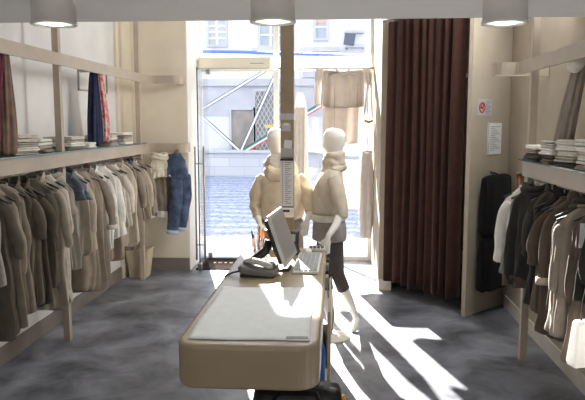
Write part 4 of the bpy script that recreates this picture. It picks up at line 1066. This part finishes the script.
cw = MB(); cw.loft([rip_ell(-0.012 + dx, Y2, z, r_, r_ * 0.93, 4, 0.05, z * 17, tilt=ti) for z, r_, dx, ti in ((1.46, 0.085, 0, 0), (1.475, 0.115, 0, 0.01), (1.50, 0.118, 0, 0.015), (1.522, 0.098, 0, 0.01), (1.54, 0.108, 0.002, -0.01), (1.562, 0.108, 0.004, -0.02), (1.583, 0.09, 0.004, -0.01), (1.60, 0.099, 0.004, 0.008), (1.622, 0.098, 0.004, 0.016), (1.643, 0.082, 0.004, 0.016), (1.64, 0.056, 0.004, 0.012))])
shift(cw.crumple(0.022, 14, 5), off2).build('cowl', FC['top2'], m2, smooth=True, sub=2)
kn = MB(); kn.loft([rip_ell(-0.055, Y2, z, rx, ry, 14, 0.012, i) for i, (z, rx, ry) in enumerate(((1.025, 0.152, 0.2), (1.04, 0.158, 0.205), (1.065, 0.158, 0.205), (1.085, 0.15, 0.195)))])
shift(kn, off2).build('knit_hem', FC['knit'], m2, smooth=True)
so_ = MB(); so_.loft([rip_ell(cx, Y2 - 0.01, z, rx, ry, 6, 0.03, ph) for cx, z, rx, ry, ph in ((-0.04, 0.84, 0.155, 0.2, 0), (-0.042, 0.86, 0.158, 0.203, 0.2), (-0.045, 0.93, 0.155, 0.2, 0.8), (-0.05, 1.0, 0.145, 0.19, 1.4), (-0.055, 1.05, 0.135, 0.175, 1.9))])
sh_ = shift(so_.crumple(0.014, 12, 2), off2).build('shorts', FC['shorts2'], m2, smooth=True, sub=1)
shift(MB().box(-0.09, 0.01, 5.622, 5.648, 0.88, 0.98), off2).build('pocket', FC['shorts2'], sh_, bev=0.01)
for k_, pts, rs in ((0, [(-0.015, 5.78, 0.88), (0.0, 5.79, 0.72), (0.03, 5.81, 0.545), (0.08, 5.86, 0.40), (0.089, 5.866, 0.38)], [0.096, 0.086, 0.062, 0.06, 0.059]), (1, [(-0.06, 5.92, 0.88), (-0.085, 5.87, 0.70), (-0.085, 5.81, 0.50), (-0.066, 5.785, 0.38)], [0.098, 0.09, 0.067, 0.062])):
    shift(limb(pts, rs, 8 + k_, amp=0.015, flat=1.0), off2).build('legging', FC['leggings'], m2, smooth=True, sub=1)
MB().lathe([(0.165, 0), (0.17, 0.004), (0.165, 0.012), (0.02, 0.016), (0.012, 0.03)], (-0.05, 0.02, 0), 40).build('base_plate', M['cream_metal'], m2, smooth=True)
MB().tube([(-0.05, 0.02, 0.01), (-0.03, 0.09, 0.20), (-0.055, 0.14, 0.30)], 0.009, 8).build('support_rod', M['steel'], m2)

# first mannequin, seen from behind
m1 = thing('mannequin', 'white mannequin in a beige hooded jacket seen from behind, beyond the pillar', 'mannequin', (-0.49, 5.95, 0))
Z0 = Vector((0, 0, 0)); bd = MB()
bd.loft([ell(0, cy, z, rx, ry) for cy, z, rx, ry in ((0, 0.84, 0.15, 0.10), (0, 0.93, 0.165, 0.115), (0, 1.06, 0.14, 0.1), (0, 1.16, 0.14, 0.1), (0.01, 1.3, 0.17, 0.115), (0, 1.40, 0.185, 0.1), (0, 1.46, 0.12, 0.075), (0, 1.51, 0.06, 0.055), (0, 1.63, 0.05, 0.047))])
head(bd, -0.05, 0.0, 1.722, 0.2, 0.98, 1.04)
for s_ in (-1, 1): bd.tube([(s_ * 0.09, 0, 0.9), (s_ * 0.10, 0.01, 0.5), (s_ * 0.10, 0, 0.09)], [0.09, 0.06, 0.036], 14); bd.tube([(s_ * 0.10, -0.03, 0.05), (s_ * 0.11, 0.06, 0.04), (s_ * 0.12, 0.15, 0.032)], [0.035, 0.038, 0.02], 12, 0.75)
bd.tube([(-0.19, 0, 1.41), (-0.235, -0.02, 1.18), (-0.22, -0.09, 1.06), (-0.19, -0.14, 1.0)], [0.05, 0.042, 0.036, 0.026], 14)
hand(bd, (-0.188, -0.145, 0.995), (0.25, -0.3, -1), (1, 0.5, 0), 0.3)
bd.tube([(0.19, 0, 1.41), (0.255, -0.02, 1.2), (0.27, -0.10, 1.10), (0.25, -0.16, 1.04)], [0.05, 0.042, 0.036, 0.026], 14)
hand(bd, (0.248, -0.165, 1.035), (-0.25, -0.3, -1), (-1, 0.5, 0), 0.3)
bd.build('body', M['skin'], m1, remesh=0.011)
FC['jacket'] = fabric('beige_fleece', (220, 206, 182)); FC['fur'] = fabric('cream_fur', (204, 196, 182), bump=1.0, bscale=60); FC['trousers'] = fabric('grey_trousers', (146, 136, 130))
jk = MB(); jk.loft([rip_ell(0, cy, z, rx, ry, 5, am, ph) for cy, z, rx, ry, am, ph in ((0, 1.0, 0.19, 0.145, 0.03, 0), (0, 1.05, 0.2, 0.15, 0.03, 0.3), (0, 1.16, 0.198, 0.15, 0.025, 0.9), (0, 1.28, 0.205, 0.15, 0.018, 1.5), (0, 1.36, 0.205, 0.14, 0.012, 2), (0, 1.41, 0.185, 0.12, 0.01, 2.2), (0, 1.46, 0.13, 0.095, 0.01, 2.4), (0, 1.50, 0.085, 0.08, 0.01, 2.5))])
jk.crumple(0.02, 10, 2).build('jacket', FC['jacket'], m1, smooth=True, sub=1)
limb([(-0.155, 0, 1.42), (-0.205, -0.01, 1.34), (-0.232, -0.015, 1.24), (-0.24, -0.04, 1.14), (-0.215, -0.10, 1.045)], [0.05, 0.062, 0.06, 0.054, 0.044], 3, amp=0.05, flat=0.95).crumple(0.02, 12, 1).build('sleeve', FC['jacket'], m1, smooth=True, sub=1)
limb([(0.155, 0, 1.42), (0.21, -0.01, 1.34), (0.245, -0.015, 1.25), (0.27, -0.06, 1.14), (0.265, -0.12, 1.085)], [0.05, 0.062, 0.06, 0.054, 0.046], 4, amp=0.05, flat=0.95).crumple(0.02, 12, 4).build('sleeve', FC['jacket'], m1, smooth=True, sub=1)
hd = MB()
hd.loft([[Vector((rx * math.cos(a), -0.05 + ry * math.sin(a) - 0.02, z + 0.03 * math.sin(a) + 0.012 * math.sin(5 * a + z * 30))) for a in [6.2832 * j / 32 for j in range(32)]] for rx, ry, z in ((0.10, 0.07, 1.38), (0.15, 0.10, 1.42), (0.165, 0.105, 1.47), (0.15, 0.095, 1.51), (0.11, 0.08, 1.535), (0.07, 0.06, 1.52))])
hd.build('hood', FC['jacket'], m1, smooth=True, sub=1)
fur = MB(); fur.loft([rip_ell(-0.012, 0.0, z, rx, ry, 5, 0.06, z * 20) for z, rx, ry in ((1.43, 0.10, 0.09), (1.455, 0.15, 0.12), (1.49, 0.165, 0.13), (1.53, 0.145, 0.115), (1.56, 0.125, 0.105), (1.595, 0.12, 0.10), (1.625, 0.095, 0.085), (1.62, 0.06, 0.06))], True, True)
fur.crumple(0.04, 13, 3).build('fur_collar', FC['fur'], m1, smooth=True, sub=2)
for s_ in (-1, 1): limb([(s_ * 0.085, 0, 1.03), (s_ * 0.095, 0, 0.8), (s_ * 0.10, 0.01, 0.45), (s_ * 0.10, 0, 0.1)], [0.12, 0.11, 0.085, 0.075], 5 + s_, amp=0.03, flat=1.0).build('trouser_leg', FC['trousers'], m1, smooth=True, sub=1)
MB().lathe([(0.18, 0), (0.18, 0.012), (0.02, 0.016)], (0, 0.03, 0), 40).build('base_plate', M['cream_metal'], m1, smooth=True)

# ------------------------------------------------------------------ clothes hung in the window
FC['win_cream'] = translucent('window_cream_cloth', (214, 206, 198), 0.12); FC['win_pale'] = translucent('window_pale_cloth', (216, 206, 197), 0.14); FC['win_white'] = translucent('window_white_cloth', (236, 231, 224), 0.4)
wr = thing('display_rod', 'thin display rod high across the shop window', 'rod', (-0.16, 8.72, 2.615))
MB().tube([(-0.60, 0, 0), (0.66, 0, 0)], 0.009, 10).build('rod', M['steel'], wr, smooth=True)


def drape(w_, z1, z0, k, amp, seed, flare=1.0, depth=0.05, sag=0.0):
    rings = []
    for i in range(17):
        u = i / 16; ring = []
        for j in range(72):
            a = 6.2832 * j / 72; c_, s_ = math.cos(a), math.sin(a)
            wx = w_ * (1 + (flare - 1) * u) * sgn(c_) * abs(c_) ** 0.55; r_ = amp * (0.5 + u * 0.6) * math.sin(k * wx / w_ * 3.0 + seed + 0.5 * u) + amp * 0.5 * math.sin(k * 1.9 * wx / w_ + seed * 2)
            ring.append(Vector((wx, depth * (0.5 + 0.5 * u) * s_ * 0.7 + r_, z1 + (z0 - z1) * u - sag * (1 - (wx / w_) ** 2) * (1 - u) + 0.01 * math.sin(5 * wx / w_ + seed) * u)))
        rings.append(ring)
    return MB().loft(rings)


tpw = thing('draped_blouse', 'cream draped blouse with scooped neck pinned in the middle of the window', 'blouse', (0.095, 8.70, 2.60))
drape(0.27, 0.0, -0.50, 5.2, 0.06, 1.0, 1.08, sag=0.09).build('body', FC['win_cream'], tpw, smooth=True, sub=1)
for s_ in (-1, 1):
    limb([(s_ * 0.26, 0, 0.0), (s_ * 0.315, 0, -0.02), (s_ * 0.325, 0, -0.12), (s_ * 0.33, -0.01, -0.22 if s_ > 0 else -0.48)], [0.03, 0.045, 0.045, 0.05], 2 + s_, amp=0.08, flat=0.6).build('sleeve', FC['win_cream'], tpw, smooth=True, sub=1)
MB().tube([(-0.09, -0.03, 0.005), (-0.05, -0.045, -0.05), (0, -0.05, -0.075), (0.05, -0.045, -0.05), (0.09, -0.03, 0.005)], 0.012, 8).build('neckline', FC['win_pale'], tpw, smooth=True)
for x in (-0.22, 0.22): MB().tube([(x, 0, -0.01), (x, 0.0, 0.01), (x, 0.02, 0.028)], 0.006, 6).build('clip', M['steel'], tpw)
skw = thing('window_skirt', 'plain pale skirt hanging below the draped blouse in the window', 'skirt', (0.08, 8.76, 2.16))
drape(0.25, 0.0, -0.54, 3.2, 0.022, 2.0, 1.0).build('cloth', FC['win_pale'], skw, smooth=True, sub=1)
MB().tube([(0, 0.0, -0.01), (0, 0.0, 0.20), (0, -0.0, 0.45), (0, -0.03, 0.463)], 0.004, 6).build('cord', M['steel'], skw)
crd = thing('window_cardigan', 'narrow pale cardigan hanging in the window between the pillar and draped blouse', 'cardigan', (-0.47, 8.72, 2.30))
drape(0.03, 0.0, -0.20, 3, 0.008, 3.0, 2.6).build('body', FC['win_white'], crd, smooth=True, sub=1)
shift(drape(0.082, -0.18, -1.12, 3, 0.018, 4.0, 1.25), Z0).build('front', FC['win_cream'], crd, smooth=True, sub=1)
MB().tube([(0, 0, -0.01), (0, 0, 0.30), (0, 0.0, 0.315)], 0.004, 6).build('cord', M['steel'], crd)
bgw = thing('window_bag', 'cream knitted shoulder bag hanging at the window edge by the curtain', 'bag', (0.435, 8.62, 2.05))
limb([(0, 0, -0.02), (-0.02, 0, -0.16), (0.0, 0, -0.36), (0.02, 0, -0.52)], [0.05, 0.075, 0.085, 0.05], 3, amp=0.1, flat=0.7).build('pouch', FC['win_white'], bgw, smooth=True, sub=1)
MB().tube([(-0.06, 0, -0.10), (-0.03, 0, 0.2), (0.0, 0, 0.46), (0.02, 0.05, 0.50), (0.03, 0, 0.2), (0.05, 0, -0.10)], 0.012, 8).build('strap', FC['win_cream'], bgw, smooth=True)
MB().tube([(-0.05, -0.04, -0.12), (0.0, -0.07, -0.14), (0.05, -0.04, -0.12)], 0.012, 8).build('flap_edge', M['leather_dark'], bgw, smooth=True)
lgw = thing('window_trousers', 'loose cream trousers hanging low at the window edge by the curtain', 'trousers', (0.42, 8.55, 1.52))
for s_ in (-1, 1): limb([(s_ * 0.02, 0, 0.0), (s_ * 0.03, 0, -0.3), (s_ * 0.035, 0, -0.75), (s_ * 0.03, 0, -1.15)], [0.045, 0.06, 0.055, 0.045], 4 + s_, amp=0.09, flat=0.8).build('leg', FC['win_cream'], lgw, smooth=True, sub=1)
MB().tube([(-0.06, 0, 0.0), (0, -0.05, 0.015), (0.06, 0, 0.0)], 0.014, 8).build('waistband', FC['win_cream'], lgw, smooth=True)
MB().tube([(0, 0, 0.0), (0.0, 0.05, 0.6), (0.0, 0.16, 1.09)], 0.004, 6).build('cord', M['steel'], lgw)
shw = thing('window_shawl', 'wide pale shawl draped low in the window behind the mannequin', 'shawl', (0.14, 8.60, 1.38))
drape(0.30, 0.0, -0.62, 4, 0.026, 6.0, 0.9).build('cloth', FC['win_white'], shw, smooth=True, sub=1)
MB().tube([(-0.15, 0.0, -0.02), (-0.15, 0.1, 1.235)], 0.003, 6).build('cord', M['steel'], shw)
MB().tube([(0.15, 0.0, -0.02), (0.15, 0.1, 1.235)], 0.003, 6).build('cord', M['steel'], shw)
